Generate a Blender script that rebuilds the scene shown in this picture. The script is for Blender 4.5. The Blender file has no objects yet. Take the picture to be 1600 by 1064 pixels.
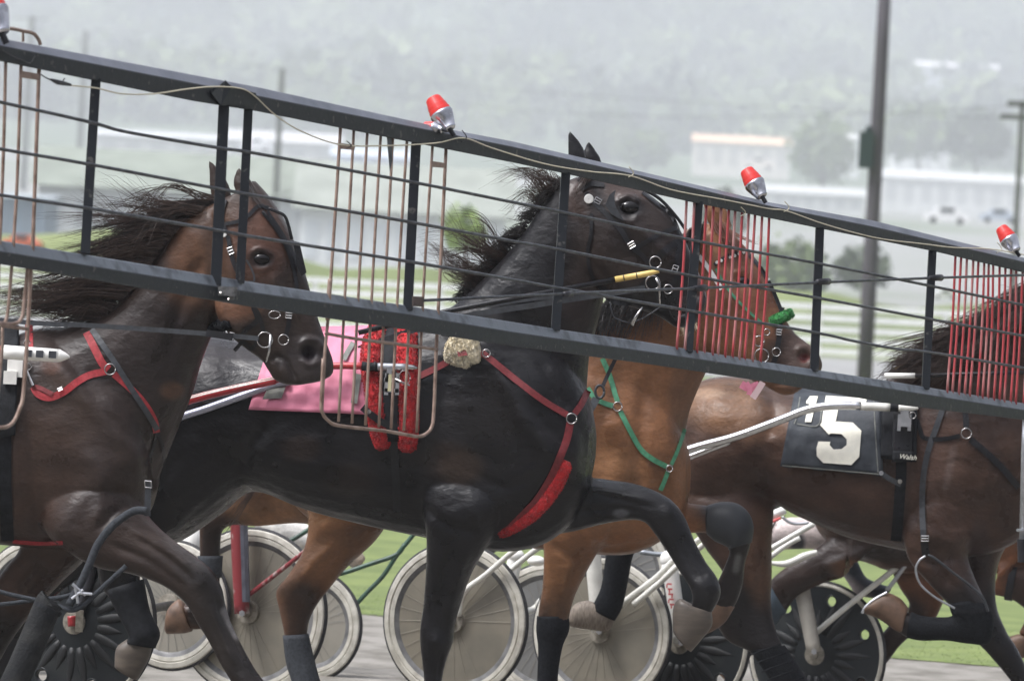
import bpy, bmesh, math, random
import numpy as np
from mathutils import Vector, Matrix
from mathutils.bvhtree import BVHTree
from mathutils.geometry import tessellate_polygon
R = math.radians
rng = np.random.default_rng(7)
random.seed(7)

# ------------------------------------------------------------------ camera
F = 11250.0                       # focal length in photo pixels (photo 1600 x 1064)
HCAM = 1.7
PITCH = math.atan(86.0 / F)
ROLL = R(3.0)
sc = bpy.context.scene
cam_d = bpy.data.cameras.new("camera"); cam = bpy.data.objects.new("camera", cam_d)
sc.collection.objects.link(cam); sc.camera = cam
cam_d.sensor_width = 36.0; cam_d.lens = F / 1600.0 * 36.0
cam_d.clip_start = 0.5; cam_d.clip_end = 9000.0
cam.location = (0, 0, HCAM)
CM = Matrix.Rotation(R(90) - PITCH, 3, 'X') @ Matrix.Rotation(ROLL, 3, 'Z')
cam.rotation_euler = CM.to_euler()
cam_d.dof.use_dof = True; cam_d.dof.focus_distance = 25.2; cam_d.dof.aperture_fstop = 8.8
CMn = np.array(CM)

# ------------------------------------------------------------------ world, sun, exposure
w = bpy.data.worlds.new("World"); sc.world = w; w.use_nodes = True
nt = w.node_tree; nt.nodes.clear()
sky = nt.nodes.new('ShaderNodeTexSky'); sky.sky_type = 'NISHITA'; sky.sun_disc = False
SUN_EL, SUN_AZ = R(60), R(245)
sky.sun_elevation = SUN_EL; sky.sun_rotation = SUN_AZ
sky.air_density = 1.0; sky.dust_density = 6.0; sky.ozone_density = 1.0
hs = nt.nodes.new('ShaderNodeHueSaturation'); hs.inputs['Saturation'].default_value = 0.22
bg = nt.nodes.new('ShaderNodeBackground'); bg.inputs['Strength'].default_value = 0.13
wo = nt.nodes.new('ShaderNodeOutputWorld')
nt.links.new(sky.outputs[0], hs.inputs['Color']); tint = nt.nodes.new('ShaderNodeMix'); tint.data_type = 'RGBA'; tint.blend_type = 'MULTIPLY'; tint.inputs[0].default_value = 1.0; tint.inputs[7].default_value = (.945, .97, 1.05, 1)
nt.links.new(hs.outputs[0], tint.inputs[6]); # hazy overcast: brighter overhead than at the horizon
wtc = nt.nodes.new('ShaderNodeTexCoord'); wsx = nt.nodes.new('ShaderNodeSeparateXYZ'); wmr = nt.nodes.new('ShaderNodeMapRange'); wvm = nt.nodes.new('ShaderNodeVectorMath'); wvm.operation = 'SCALE'
wmr.inputs['To Min'].default_value = .42; wmr.inputs['To Max'].default_value = 1.9
nt.links.new(wtc.outputs['Generated'], wsx.inputs[0]); nt.links.new(wsx.outputs[2], wmr.inputs[0]); nt.links.new(tint.outputs[2], wvm.inputs[0]); nt.links.new(wmr.outputs[0], wvm.inputs['Scale']); nt.links.new(wvm.outputs[0], bg.inputs[0]); nt.links.new(bg.outputs[0], wo.inputs[0])
sl = bpy.data.lights.new("sun", 'SUN'); sl.energy = 2.0; sl.angle = R(12); sl.color = (1.0, 0.97, 0.93)
so = bpy.data.objects.new("sun", sl); sc.collection.objects.link(so)
# Nishita: rotation 0 puts the sun at +Y, clockwise seen from above
sd = Vector((math.sin(SUN_AZ) * math.cos(SUN_EL), math.cos(SUN_AZ) * math.cos(SUN_EL), math.sin(SUN_EL)))
so.rotation_euler = sd.to_track_quat('Z', 'Y').to_euler()
sc.view_settings.view_transform = 'Standard'; sc.view_settings.look = 'None'
sc.view_settings.gamma = 1.0; sc.view_settings.use_curve_mapping = False
sc.view_settings.exposure = 0.37
sc.render.engine = 'CYCLES'
sc.cycles.use_denoising = True
sc.cycles.max_bounces = 6; sc.cycles.diffuse_bounces = 3; sc.cycles.glossy_bounces = 3
sc.cycles.transmission_bounces = 3; sc.cycles.volume_bounces = 4; sc.cycles.transparent_max_bounces = 8

# ------------------------------------------------------------------ helpers
def P(px, py, Y):
    """point of the world that photo pixel (px, py) shows at depth Y metres"""
    d = CMn @ np.array([(px - 800.0) / F, -(py - 532.0) / F, -1.0])
    return np.array([0, 0, HCAM]) + d * (Y / d[1])
def proj(v):
    """photo pixels of world points (n,3)"""
    c = (np.asarray(v) - np.array([0, 0, HCAM])) @ CMn
    return np.stack([800.0 + F * c[..., 0] / -c[..., 2], 532.0 - F * c[..., 1] / -c[..., 2]], -1)

def catmull(pts, sub=6, closed=False):
    p = np.array(pts, float)
    if len(p) == 2:
        t = np.linspace(0, 1, sub + 1)[:, None]; return p[0] * (1 - t) + p[1] * t
    ext = np.vstack([2 * p[0] - p[1], p, 2 * p[-1] - p[-2]]) if not closed else np.vstack([p[-1], p, p[0], p[1]])
    out = []
    for i in range(1, len(ext) - 2):
        p0, p1, p2, p3 = ext[i - 1], ext[i], ext[i + 1], ext[i + 2]
        for k in range(sub):
            t = k / sub
            out.append(0.5 * ((2 * p1) + (-p0 + p2) * t + (2 * p0 - 5 * p1 + 4 * p2 - p3) * t * t + (-p0 + 3 * p1 - 3 * p2 + p3) * t ** 3))
    if not closed: out.append(ext[-2])
    return np.array(out)

class MB:
    def __init__(s): s.v = []; s.f = []; s.n = 0
    def add(s, v, f):
        v = np.asarray(v, float).reshape(-1, 3)
        s.v.append(v); s.f.extend([tuple(i + s.n for i in q) for q in f]); s.n += len(v); return s
    def quad(s, *p): return s.add(p, [tuple(range(len(p)))])
    def box(s, c, h, rz=0.0, M=None):
        v = np.array([[x, y, z] for x in (-1, 1) for y in (-1, 1) for z in (-1, 1)], float) * np.array(h)
        if M is not None: v = v @ np.array(M).T
        elif rz:
            cc, ss = math.cos(rz), math.sin(rz); v = v @ np.array([[cc, ss, 0], [-ss, cc, 0], [0, 0, 1]])
        return s.add(v + np.array(c), [(0, 1, 3, 2), (4, 6, 7, 5), (0, 4, 5, 1), (2, 3, 7, 6), (0, 2, 6, 4), (1, 5, 7, 3)])
    def tube(s, pts, r, n=10, flat=None, up=None):
        """swept tube; r scalar or list; flat=(a,b) scales the two cross axes"""
        p = np.asarray(pts, float); m = len(p); r = np.broadcast_to(np.asarray(r, float), (m,))
        t = np.gradient(p, axis=0); t /= np.linalg.norm(t, axis=1)[:, None] + 1e-12
        u = np.array(up if up is not None else (0.0, 1.0, 0.0), float)
        if up is None and abs(t[0] @ u) > 0.9: u = np.array([0, 0, 1.0])
        fa, fb = flat or (1, 1); V = []
        for i in range(m):
            a = u - (u @ t[i]) * t[i]; a /= np.linalg.norm(a) + 1e-12; 
            if up is None: u = a
            b = np.cross(t[i], a)
            for k in range(n):
                an = 2 * math.pi * k / n
                V.append(p[i] + r[i] * (fa * math.cos(an) * a + fb * math.sin(an) * b))
        Fc = [(i * n + k, i * n + (k + 1) % n, (i + 1) * n + (k + 1) % n, (i + 1) * n + k) for i in range(m - 1) for k in range(n)]
        Fc += [tuple(range(n - 1, -1, -1)), tuple((m - 1) * n + k for k in range(n))]
        return s.add(V, Fc)
    def sphere(s, c, r, n=16, m=10, M=None):
        V = [(0, 0, 1)]
        for i in range(1, m):
            for k in range(n):
                a, b = math.pi * i / m, 2 * math.pi * k / n
                V.append((math.sin(a) * math.cos(b), math.sin(a) * math.sin(b), math.cos(a)))
        V.append((0, 0, -1)); V = np.array(V) * np.array(r)
        if M is not None: V = V @ np.array(M).T
        Fc = [(0, 1 + k, 1 + (k + 1) % n) for k in range(n)]
        for i in range(m - 2):
            for k in range(n):
                Fc.append((1 + i * n + k, 1 + (i + 1) * n + k, 1 + (i + 1) * n + (k + 1) % n, 1 + i * n + (k + 1) % n))
        L = len(V) - 1
        Fc += [(L, 1 + (m - 2) * n + (k + 1) % n, 1 + (m - 2) * n + k) for k in range(n)]
        return s.add(V + np.array(c), Fc)
    def lathe(s, c, axis, prof, n=24):
        """prof: (offset along axis, radius)"""
        ax = np.array(axis, float); ax /= np.linalg.norm(ax)
        u = np.array([0, 0, 1.0]) if abs(ax[2]) < .9 else np.array([1.0, 0, 0])
        a = u - (u @ ax) * ax; a /= np.linalg.norm(a); b = np.cross(ax, a)
        V = [np.array(c) + o * ax + r * (math.cos(2 * math.pi * k / n) * a + math.sin(2 * math.pi * k / n) * b) for o, r in prof for k in range(n)]
        m = len(prof)
        Fc = [(i * n + k, i * n + (k + 1) % n, (i + 1) * n + (k + 1) % n, (i + 1) * n + k) for i in range(m - 1) for k in range(n)]
        return s.add(V, Fc)
    def torus(s, c, axis, Rr, r, n=64, m=10):
        prof = [(r * math.sin(2 * math.pi * k / m), Rr + r * math.cos(2 * math.pi * k / m)) for k in range(m + 1)]
        return s.lathe(c, axis, prof, n)
    def build(s, name, mat, parent=None, smooth=False, col=None, loc=None):
        V = np.vstack(s.v) if s.v else np.zeros((0, 3))
        base = np.array(parent['_b']) if parent is not None and '_b' in parent else (np.array(loc) if loc is not None else np.zeros(3))
        me = bpy.data.meshes.new(name); me.from_pydata((V - base).tolist(), [], s.f); me.update()
        if mat: me.materials.append(mat)
        if smooth: me.polygons.foreach_set('use_smooth', [True] * len(me.polygons))
        if col is not None:
            ca = me.color_attributes.new('Col', 'FLOAT_COLOR', 'POINT')
            ca.data.foreach_set('color', np.hstack([col, np.ones((len(col), 1))]).astype(np.float32).ravel())
        o = bpy.data.objects.new(name, me); sc.collection.objects.link(o)
        if parent is not None: o.parent = parent
        elif loc is not None: o.location = loc
        o['_b'] = [float(x) for x in (base if parent is not None else (loc if loc is not None else (0, 0, 0)))]
        return o
# every thing root stores its world base in '_b' (removed at the end)
def root(name, label, cat, base=(0, 0, 0), group=None):
    o = bpy.data.objects.new(name, None); sc.collection.objects.link(o); o.location = base
    o.empty_display_size = 0.1
    o['_b'] = [float(x) for x in base]; o['label'] = label; o['category'] = cat
    if group: o['group'] = group
    return o
def tag(o, label=None, cat=None, group=None, kind=None):
    if label: o['label'] = label
    if cat: o['category'] = cat
    if group: o['group'] = group
    if kind: o['kind'] = kind
    return o
def sub(o, mb, name, mat, **k):
    """a sub-part: parented to part o, same base"""
    c = mb.build(name, mat, o, **k); return c

# ------------------------------------------------------------------ materials
def mat(name, color, rough=0.6, metal=0.0, noise=0.0, nscale=20.0, bump=0.0, bscale=200.0, spec=0.5, color2=None, sheen=0.0, coat=0.0, trans=0.0, alpha=1.0, lo=0.4, hi=0.65, stretch=None, emit=None):
    m = bpy.data.materials.new(name); m.use_nodes = True
    n = m.node_tree; b = n.nodes['Principled BSDF']
    b.inputs['Base Color'].default_value = (*color, 1); b.inputs['Roughness'].default_value = rough
    b.inputs['Metallic'].default_value = metal; b.inputs['Specular IOR Level'].default_value = spec
    b.inputs['Sheen Weight'].default_value = sheen; b.inputs['Coat Weight'].default_value = coat
    b.inputs['Alpha'].default_value = alpha; b.inputs['Transmission Weight'].default_value = trans
    tc = n.nodes.new('ShaderNodeTexCoord'); src = tc.outputs['Object']
    if stretch:
        mp = n.nodes.new('ShaderNodeMapping'); mp.inputs['Scale'].default_value = stretch
        n.links.new(src, mp.inputs[0]); src = mp.outputs[0]
    if noise or color2:
        nz = n.nodes.new('ShaderNodeTexNoise'); nz.inputs['Scale'].default_value = nscale; nz.inputs['Detail'].default_value = 6
        n.links.new(src, nz.inputs['Vector'])
        rp = n.nodes.new('ShaderNodeValToRGB')
        c2 = color2 if color2 else tuple(c * (1 - noise) for c in color)
        c1 = color if color2 else tuple(min(1, c * (1 + noise)) for c in color)
        rp.color_ramp.elements[0].position = lo; rp.color_ramp.elements[1].position = hi
        rp.color_ramp.elements[0].color = (*c1, 1); rp.color_ramp.elements[1].color = (*c2, 1)
        n.links.new(nz.outputs[0], rp.inputs[0]); n.links.new(rp.outputs[0], b.inputs['Base Color'])
        mr = n.nodes.new('ShaderNodeMapRange'); mr.inputs['To Min'].default_value = max(0, rough - .1); mr.inputs['To Max'].default_value = min(1, rough + .12)
        n.links.new(nz.outputs[0], mr.inputs[0]); n.links.new(mr.outputs[0], b.inputs['Roughness'])
    if bump:
        n2 = n.nodes.new('ShaderNodeTexNoise'); n2.inputs['Scale'].default_value = bscale; n2.inputs['Detail'].default_value = 4
        n.links.new(src, n2.inputs['Vector'])
        bp = n.nodes.new('ShaderNodeBump'); bp.inputs['Strength'].default_value = bump; bp.inputs['Distance'].default_value = 0.01
        n.links.new(n2.outputs[0], bp.inputs['Height']); n.links.new(bp.outputs[0], b.inputs['Normal'])
    return m
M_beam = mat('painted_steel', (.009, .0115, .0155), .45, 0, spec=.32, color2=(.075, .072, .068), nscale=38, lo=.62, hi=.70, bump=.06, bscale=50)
M_beamtop = mat('skylit_painted_steel', (.20, .21, .25), .35, .2, color2=(.11, .125, .15), nscale=7, lo=.4, hi=.8, bump=.1, bscale=60)  # top beam's upper face: sky reflection painted in as a paler colour
M_beamlow = mat('skylit_steel_ledge', (.15, .17, .195), .4, .2, color2=(.045, .052, .062), nscale=13, lo=.5, hi=.7, bump=.1, bscale=60)  # bottom beam's ledge: paler base colour stands in for skylight on it
M_rail = mat('rail_steel', (.05, .054, .062), .42, .3, noise=.35, nscale=30)
M_rust = mat('brown_grille_paint', (.27, .19, .15), .55, .1, color2=(.14, .085, .06), nscale=25, lo=.45, hi=.7)
M_redg = mat('red_grille_paint', (.36, .04, .045), .45, 0, color2=(.42, .27, .25), nscale=14, lo=.48, hi=.7, stretch=(1, 1, .25))
M_lens = mat('red_lens', (.55, .025, .02), .35, 0)
M_chrome = mat('chrome', (.42, .41, .40), .2, 1.0, noise=.15, nscale=40)
M_lampb = mat('lamp_silver', (.50, .50, .53), .22, 1.0, noise=.2, nscale=30)
M_darkm = mat('black_metal', (.02, .02, .024), .4, .3, noise=.3)
M_cable = mat('cream_cable', (.55, .50, .38), .6)
M_white = mat('white_tube', (.62, .61, .56), .35, .0, noise=.12, nscale=14, bump=.05)
M_steel = mat('dull_steel', (.42, .43, .45), .35, .8, noise=.15, nscale=25)
# ------------------------------------------------------------------ setting
def FAR(Y): return Y if Y < 264 else (Y * 1.7 if Y < 306 else Y * 3.7)
def gy(px, Y):                                    # photo row of the ground plane at column px, depth Y
    return proj(np.array([[ (px-800)/F*Y, Y, 0.0]]))[0, 1]
def grid(name, x0, x1, y0, y1, z, nx, ny, m, hf=None):
    xs, ys = np.linspace(x0, x1, nx + 1), np.linspace(y0, y1, ny + 1)
    X, Yy = np.meshgrid(xs, ys); Z = np.full_like(X, z) if hf is None else z + hf(X, Yy)
    mb = MB(); W = nx + 1
    mb.add(np.stack([X, Yy, Z], -1).reshape(-1, 3), [(j * W + i, j * W + i + 1, (j + 1) * W + i + 1, (j + 1) * W + i) for j in range(ny) for i in range(nx)])
    o = mb.build(name, m, smooth=True); o['kind'] = 'structure'; return o
M_track = mat('track_dirt', (.23, .215, .19), .9, color2=(.13, .12, .10), nscale=6, bump=.9, bscale=30, stretch=(.8, .4, 1))
M_grass = mat('grass_ground', (.155, .195, .055), .9, color2=(.10, .135, .038), nscale=2.2, bump=.5, bscale=40)
M_far = mat('far_ground', (.26, .27, .24), .95, color2=(.36, .35, .32), nscale=.05)
M_asph = mat('grey_road', (.24, .24, .235), .9, noise=.2, nscale=.4)
M_bank = mat('bank_grass', (.11, .14, .045), .95, color2=(.19, .225, .085), nscale=.15)
grid('ground', -700, 700, -20, 4300, 0, 4, 8, M_far)
grid('track', -60, 60, -15, 80, .004, 60, 60, M_track)
def edge(x): return 35.85 - .62 * x if x < 6 else 32.1 - .2 * (x - 6)
xs = np.linspace(-60, 60, 61); mb = MB(); mb.add([(x, edge(x) + .05 * math.sin(x * 9), .008) for x in xs] + [(x, 150, .008) for x in xs], [(i, i + 1, 62 + i, 61 + i) for i in range(60)])
gr = mb.build('infield', M_grass); gr['kind'] = 'structure'
# blades of grass at the near edge of the infield
mb = MB(); V = []; Fc = []
for i in range(16000):
    x = random.uniform(-3.2, 3.6); y = edge(x) + abs(random.gauss(0, 1)) * 2.0 - .05; h = random.uniform(.006, .014)
    a = random.uniform(0, 6.28); dx, dy = .006 * math.cos(a), .006 * math.sin(a); lx, ly = random.gauss(0, .02), random.gauss(0, .02)
    k = len(V); V += [(x - dx, y - dy, .006), (x + dx, y + dy, .006), (x + lx, y + ly, h)]; Fc.append((k, k + 1, k + 2))
mb.add(V, Fc); tag(mb.build('grass', mat('grass_blade', (.18, .24, .055), .7, color2=(.16, .24, .045), nscale=3)), 'short green infield grass along the far edge of the dirt track', 'grass', kind='stuff')
grid('far_track', -80, 80, 150, 216, .012, 4, 4, M_asph)
def bankf(X, Yy):
    t = np.clip((Yy - 222) / 14, 0, 1); u = np.clip((262 - Yy) / 12, 0, 1)
    return (2.75 - np.clip(X, 0, 12) * .035) * (t * t * (3 - 2 * t)) * u * (0.86 + .14 * np.sin(X * .35) + .05 * np.sin(X * 1.3))
grid('grass_bank', -60, 60, 221, 263, .016, 80, 24, M_bank, bankf)
# hillside behind
def hillf(X, Yy):
    t = np.clip((Yy - 2300) / 1500, 0, 1)
    return np.interp(Yy, [265, 868, 1040, 1130, 1490, 1940, 2325, 2830, 3875, 4650], [0, 3.9, 7.3, 10.9, 21, 34, 48, 71, 183, 230]) + (8 * np.sin(X * .013 + 1) + 6 * np.sin(X * .032 + Yy * .006)) * t
M_hill = mat('hill_ground', (.07, .10, .05), .95, noise=.3, nscale=.03)
grid('valley', -420, 420, 270, 1750, .02, 50, 70, mat('valley_ground', (.22, .225, .205), .95, color2=(.10, .135, .065), nscale=.012, lo=.5, hi=.68, stretch=(1, .35, 1)), hillf)
grid('hill', -650, 650, 1740, 4200, .0, 60, 80, M_hill, hillf)

# white five-rail fence behind the far straight
M_wf = mat('white_rail', (.80, .81, .78), .5, noise=.08, nscale=3)
fr = root('rail_fence', 'long white five-rail fence beyond the grey far straight', 'fence', (0, 216.5, 0))
for k in range(5):
    m_ = MB(); m_.box((0, 216.5, .22 + .33 * k), (45, .03, .088)); m_.build('rail', M_wf, fr)
for i in range(24):
    m_ = MB(); m_.box((-44 + i * 3.8, 216.62, .82), (.07, .07, .82)); m_.build('post', M_wf, fr)

# tree clumps: one far wood (a mass), and single trees nearer
def leaf_cloud(mb, c, rx, rz, n, s, ry=None):
    ry = ry or rx
    th = rng.uniform(0, 2 * math.pi, n); ph = np.arccos(rng.uniform(-1, 1, n)); rr = rng.uniform(.55, 1.05, n) ** .6
    # lumpy crown
    lump = 1 + .22 * np.sin(3 * th + c[0]) * np.sin(2 * ph + c[1]) + .15 * np.sin(7 * th + 2 * c[0])
    p = np.stack([rx * np.sin(ph) * np.cos(th), ry * np.sin(ph) * np.sin(th), rz * np.cos(ph)], -1) * (rr * lump)[:, None] + np.array(c)
    a = rng.normal(size=(n, 3)); a /= np.linalg.norm(a, axis=1)[:, None]
    b = np.cross(a, rng.normal(size=(n, 3))); b /= np.linalg.norm(b, axis=1)[:, None]
    sz = s * rng.uniform(.5, 1.3, n)[:, None]
    V = np.stack([p - a * sz, p + b * sz * .7, p + a * sz, p - b * sz * .7], 1).reshape(-1, 3)
    mb.add(V, [(4 * i, 4 * i + 1, 4 * i + 2, 4 * i + 3) for i in range(n)])
M_wood = mat('wood_leaf', (.008, .022, .016), .9, color2=(.21, .26, .12), nscale=.014, lo=.4, hi=.62)
M_wood2 = mat('leaf_light', (.14, .19, .06), .8, color2=(.09, .14, .05), nscale=.3)
M_bark = mat('bark', (.12, .10, .08), .9, noise=.3)
mb = MB()
for i in range(900):
    y = random.uniform(2250, 4050); x = random.uniform(-.085, .085) * y; r = random.uniform(5.5, 13)
    z = float(hillf(np.array(x), np.array(y)))
    gap = proj(np.array([[x, y, z + 5]]))[0]
    if y > 3600 and abs(gap[0] - 755) < 50: continue
    leaf_cloud(mb, (x, y, z + r * .8), r, r * random.uniform(.9, 1.3), 90, r * .3)
tag(mb.build('far_wood', M_wood), 'hazy wooded hillside filling the top of the view', 'wood', kind='stuff')
def tree(px, top, bot, Y, wpx, label, m=M_wood2, n=500, name='tree'):
    Y = FAR(Y); c = P(px, top, Y); s = Y / F; g = 0.0 if Y < 272 else float(hillf(np.array(c[0]), np.array(Y)))
    r = wpx * s / 2; H = c[2]
    t = root(name, label, 'tree', (c[0], Y, g), 'trees standing among the far buildings')
    mb = MB(); pts = np.array([[c[0], Y, g], [c[0] + .1, Y, g + (H - g) * .4], [c[0] + .05, Y, H - r * .5]]); mb.tube(catmull(pts, 4), np.linspace(.09 * r + .06, .03, 9), 7)
    mb.build('trunk', M_bark, t)
    cb = MB(); hh = max(r * .8, (H - P(px, bot, Y)[2]) / 2)
    leaf_cloud(cb, (c[0], Y, H - hh), r, hh, n, r * .16); leaf_cloud(cb, (c[0] + r * .5, Y - .3, H - hh * 1.25), r * .6, hh * .6, n // 2, r * .14); leaf_cloud(cb, (c[0] - r * .5, Y + .3, H - hh * 1.2), r * .6, hh * .7, n // 2, r * .14)
    cb.build('crown', m, t); return t
tree(728, 322, 392, 232, 62, 'small bright yellow-green bush on the bank left of the black horse mane', m=mat('bush_leaf', (.24, .33, .07), .8, color2=(.17, .26, .05), nscale=.8), n=450, name='bush')
tree(1290, 182, 285, 420, 90, 'pale round tree just left of the tall brown pole', M_wood2)
tree(1010, 205, 250, 520, 70, 'low tree right of the black horse ears', M_wood2)
tree(700, 120, 185, 640, 110, 'hillside tree above the first red gate lamp', M_wood)
tree(560, 140, 205, 600, 90, 'hillside tree above the brown bars of the middle grille', M_wood2)
tree(950, 170, 240, 560, 100, 'hillside tree between the black horse and the second lamp', M_wood)
tree(1130, 300, 380, 300, 70, 'dark tree seen through the red grille bars', M_wood)
tree(1240, 375, 450, 270, 110, 'wide low tree right of the red grille', M_wood2)
tree(1530, 170, 250, 450, 90, 'tree near the right edge behind the pole with two crossarms', M_wood)
tree(1440, 160, 215, 500, 110, 'broad tree right of the tall brown pole', M_wood2)
tree(1350, 385, 440, 270, 80, 'low tree behind the base of the tall brown pole', M_wood)

# buildings: (px0, px1, roof row, wall top row, ground-ish row, Y, wall colour, roof colour)
def building(px0, px1, yr, yw, yb, Y, wc, rc, label, nwin=0, wcol=(.12, .14, .16), depth=14, name='building', band=None):
    yc = lambda y, x: y                       # rows are given at px0..px1 centre
    cx = (px0 + px1) / 2; Y = FAR(Y)
    a, b = P(px0, yw, Y), P(px1, yw, Y); zt = P(cx, yw, Y)[2]; zr = P(cx, yr, Y)[2]; zb = float(hillf(np.array(a[0]), np.array(Y))) - .3 if Y > 270 else 0.0
    x0, x1 = a[0], b[0]
    t = root(name, label, 'building', ((x0 + x1) / 2, Y, zb), 'buildings beyond the racetrack')
    wm = mat('wall', wc, .8, noise=.08, nscale=.6); rm = mat('roof', rc, .7, noise=.12, nscale=.5)
    mb = MB(); mb.box(((x0 + x1) / 2, Y + depth / 2, (zb + zt) / 2), ((x1 - x0) / 2, depth / 2, max(.2, (zt - zb) / 2))); wl = mb.build('wall', wm, t)
    if zr > zt + .05:
        mb = MB(); e = .6; y0, y1, ym = Y - e, Y + depth + e, Y + depth * .5
        mb.add([(x0 - e, y0, zt), (x1 + e, y0, zt), (x1 + e, y1, zt), (x0 - e, y1, zt), (x0 - e, ym, zr), (x1 + e, ym, zr),
                ], [(0, 1, 5, 4), (2, 3, 4, 5), (1, 2, 5), (3, 0, 4), (3, 2, 1, 0)])
        mb.build('roof', rm, t)
    if nwin:
        for i in range(nwin):
            xc = x0 + (i + .5) * (x1 - x0) / nwin; ww = (x1 - x0) / nwin * .3; zc = (zb + zt) / 2 + .1 * (zt - zb)
            mb = MB(); mb.box((xc, Y - .02, zc), (ww, .05, (zt - zb) * .24)); mb.build('window', mat('glass', tuple(a * .72 + b * .28 for a, b in zip(wc, wcol)), .4), t)
    return t
# long low barns across the middle distance
building(60, 505, 236, 300, 348, 300, (.42, .44, .44), (.20, .225, .185), 'long low barn with a grey-green roof behind the brown horse head', 9)
building(470, 790, 255, 333, 396, 280, (.66, .68, .68), (.25, .27, .235), 'pale barn with grey-green roof behind the middle brown grille', 9, (.30, .36, .42))
building(520, 640, 232, 245, 262, 380, (.50, .56, .66), (.50, .55, .62), 'blue-grey shed above the pale barn roof', 3)
building(150, 345, 205, 215, 240, 420, (.52, .52, .52), (.50, .51, .52), 'white shed behind the left gate bars', 5)
building(350, 530, 205, 222, 255, 400, (.52, .53, .53), (.5, .5, .5), 'white warehouse left of the middle grille', 4)
building(1085, 1235, 212, 224, 262, 520, (.70, .66, .62), (.72, .50, .34), 'long cream and orange roofed building right of the black horse ears', 6)
building(1305, 1345, 210, 216, 250, 540, (.72, .73, .72), (.62, .62, .60), 'small white building touching the tall brown pole on its left', 2)
building(1395, 1485, 212, 220, 262, 540, (.82, .82, .82), (.62, .62, .62), 'white building right of the tall brown pole', 4)
building(1380, 1600, 268, 282, 305, 400, (.62, .63, .62), (.48, .49, .48), 'long grey shed above the right end of the gate', 8)
building(1180, 1350, 290, 303, 345, 380, (.56, .57, .56), (.46, .47, .46), 'flat grey shed behind the second red lamp', 7)
building(765, 862, 132, 138, 176, 760, (.62, .70, .86), (.82, .86, .92), 'pale blue hillside building above the black horse mane', 5)
building(875, 960, 140, 150, 190, 740, (.74, .72, .72), (.60, .62, .66), 'pinkish hillside house above the black horse ears', 3)
building(915, 935, 120, 125, 142, 800, (.86, .76, .72), (.75, .60, .55), 'tiny pink house high on the hillside', 1)
building(1430, 1560, 98, 106, 150, 820, (.58, .60, .66), (.72, .70, .72), 'grey hillside block high on the right', 6)
building(1030, 1070, 146, 150, 162, 800, (.82, .76, .74), (.8, .7, .66), 'small pink-roofed house on the middle hillside', 1)
building(-60, 70, 300, 308, 378, 270, (.20, .26, .32), (.3, .34, .36), 'dark blue-grey hut at the left edge behind the gate', 3)

# poles
M_pole = mat('brown_pole', (.058, .05, .062), .8, noise=.2, nscale=4, stretch=(1, 1, .1))
M_gpole = mat('grey_wood_pole', (.07, .075, .06), .85, noise=.2, nscale=2)
def pole(px, ptop, Y, wpx, label, m=M_gpole, arms=(), name='utility_pole', lean=0.0):
    Y = FAR(Y); t0 = P(px, ptop, Y); s = Y / F; r = wpx * s / 2
    t = root(name, label, 'pole', (t0[0], Y, float(hillf(np.array(t0[0]), np.array(Y))) if Y > 270 else 0), 'poles beyond the track')
    mb = MB(); mb.tube(np.linspace([t0[0], Y, t['_b'][2]], [t0[0] + lean, Y, t0[2]], 6), np.linspace(r * 1.12, r * .9, 6), 12); mb.build('pole_shaft', m, t, smooth=True)
    for (dy, half) in arms:
        z = P(px, dy, Y)[2]; mb = MB(); mb.box((t0[0], Y - r, z), (half * s, .06, .09)); mb.build('crossarm', m, t)
    return t
tp = pole(1385, -60, 150, 22, 'tall brown pole with a dark green box, right of centre', M_pole)
c = P(1353, 235, 150); mb = MB(); mb.box((c[0], 149.9, c[2]), (.15, .14, .38)); mb.tube([(c[0], 149.9, c[2] + .38), (c[0] + .05, 149.9, c[2] + .5)], .06, 8); mb.build('green_box', mat('green_box', (.012, .032, .032), .5), tp)
pole(50, 26, 330, 10, 'left utility pole with one crossarm above the gate', arms=((30, 27),))
pole(134, 48, 340, 9, 'thin pole between the two left gate posts, above the beam')
pole(441, 108, 300, 9, 'short pole right of the doubled gate posts')
pole(1598, 158, 260, 9, 'right-edge utility pole with two crossarms', arms=((163, 24), (184, 34)))
pole(845, 60, 700, 4, 'faint thin pole on the hillside above the black horse')
# wires between the poles
for i, (p0, p1, sag, lb) in enumerate([((50, 28, 330), (1650, 190, 262), 2.4, 'highest thin power line sagging across the view'), ((441, 112, 300), (1598, 165, 260), 1.5, 'second thin power line below the highest one')]):
    A_, B_ = P(p0[0], p0[1], FAR(p0[2])), P(p1[0], p1[1], FAR(p1[2])); tt = np.linspace(0, 1, 20)[:, None]; pts = A_ * (1 - tt) + B_ * tt; pts[:, 2] -= sag * 4 * (tt * (1 - tt))[:, 0]
    tag(MB().tube(pts, .012, 5).build('power_line', M_darkm), lb, 'cable')
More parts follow.
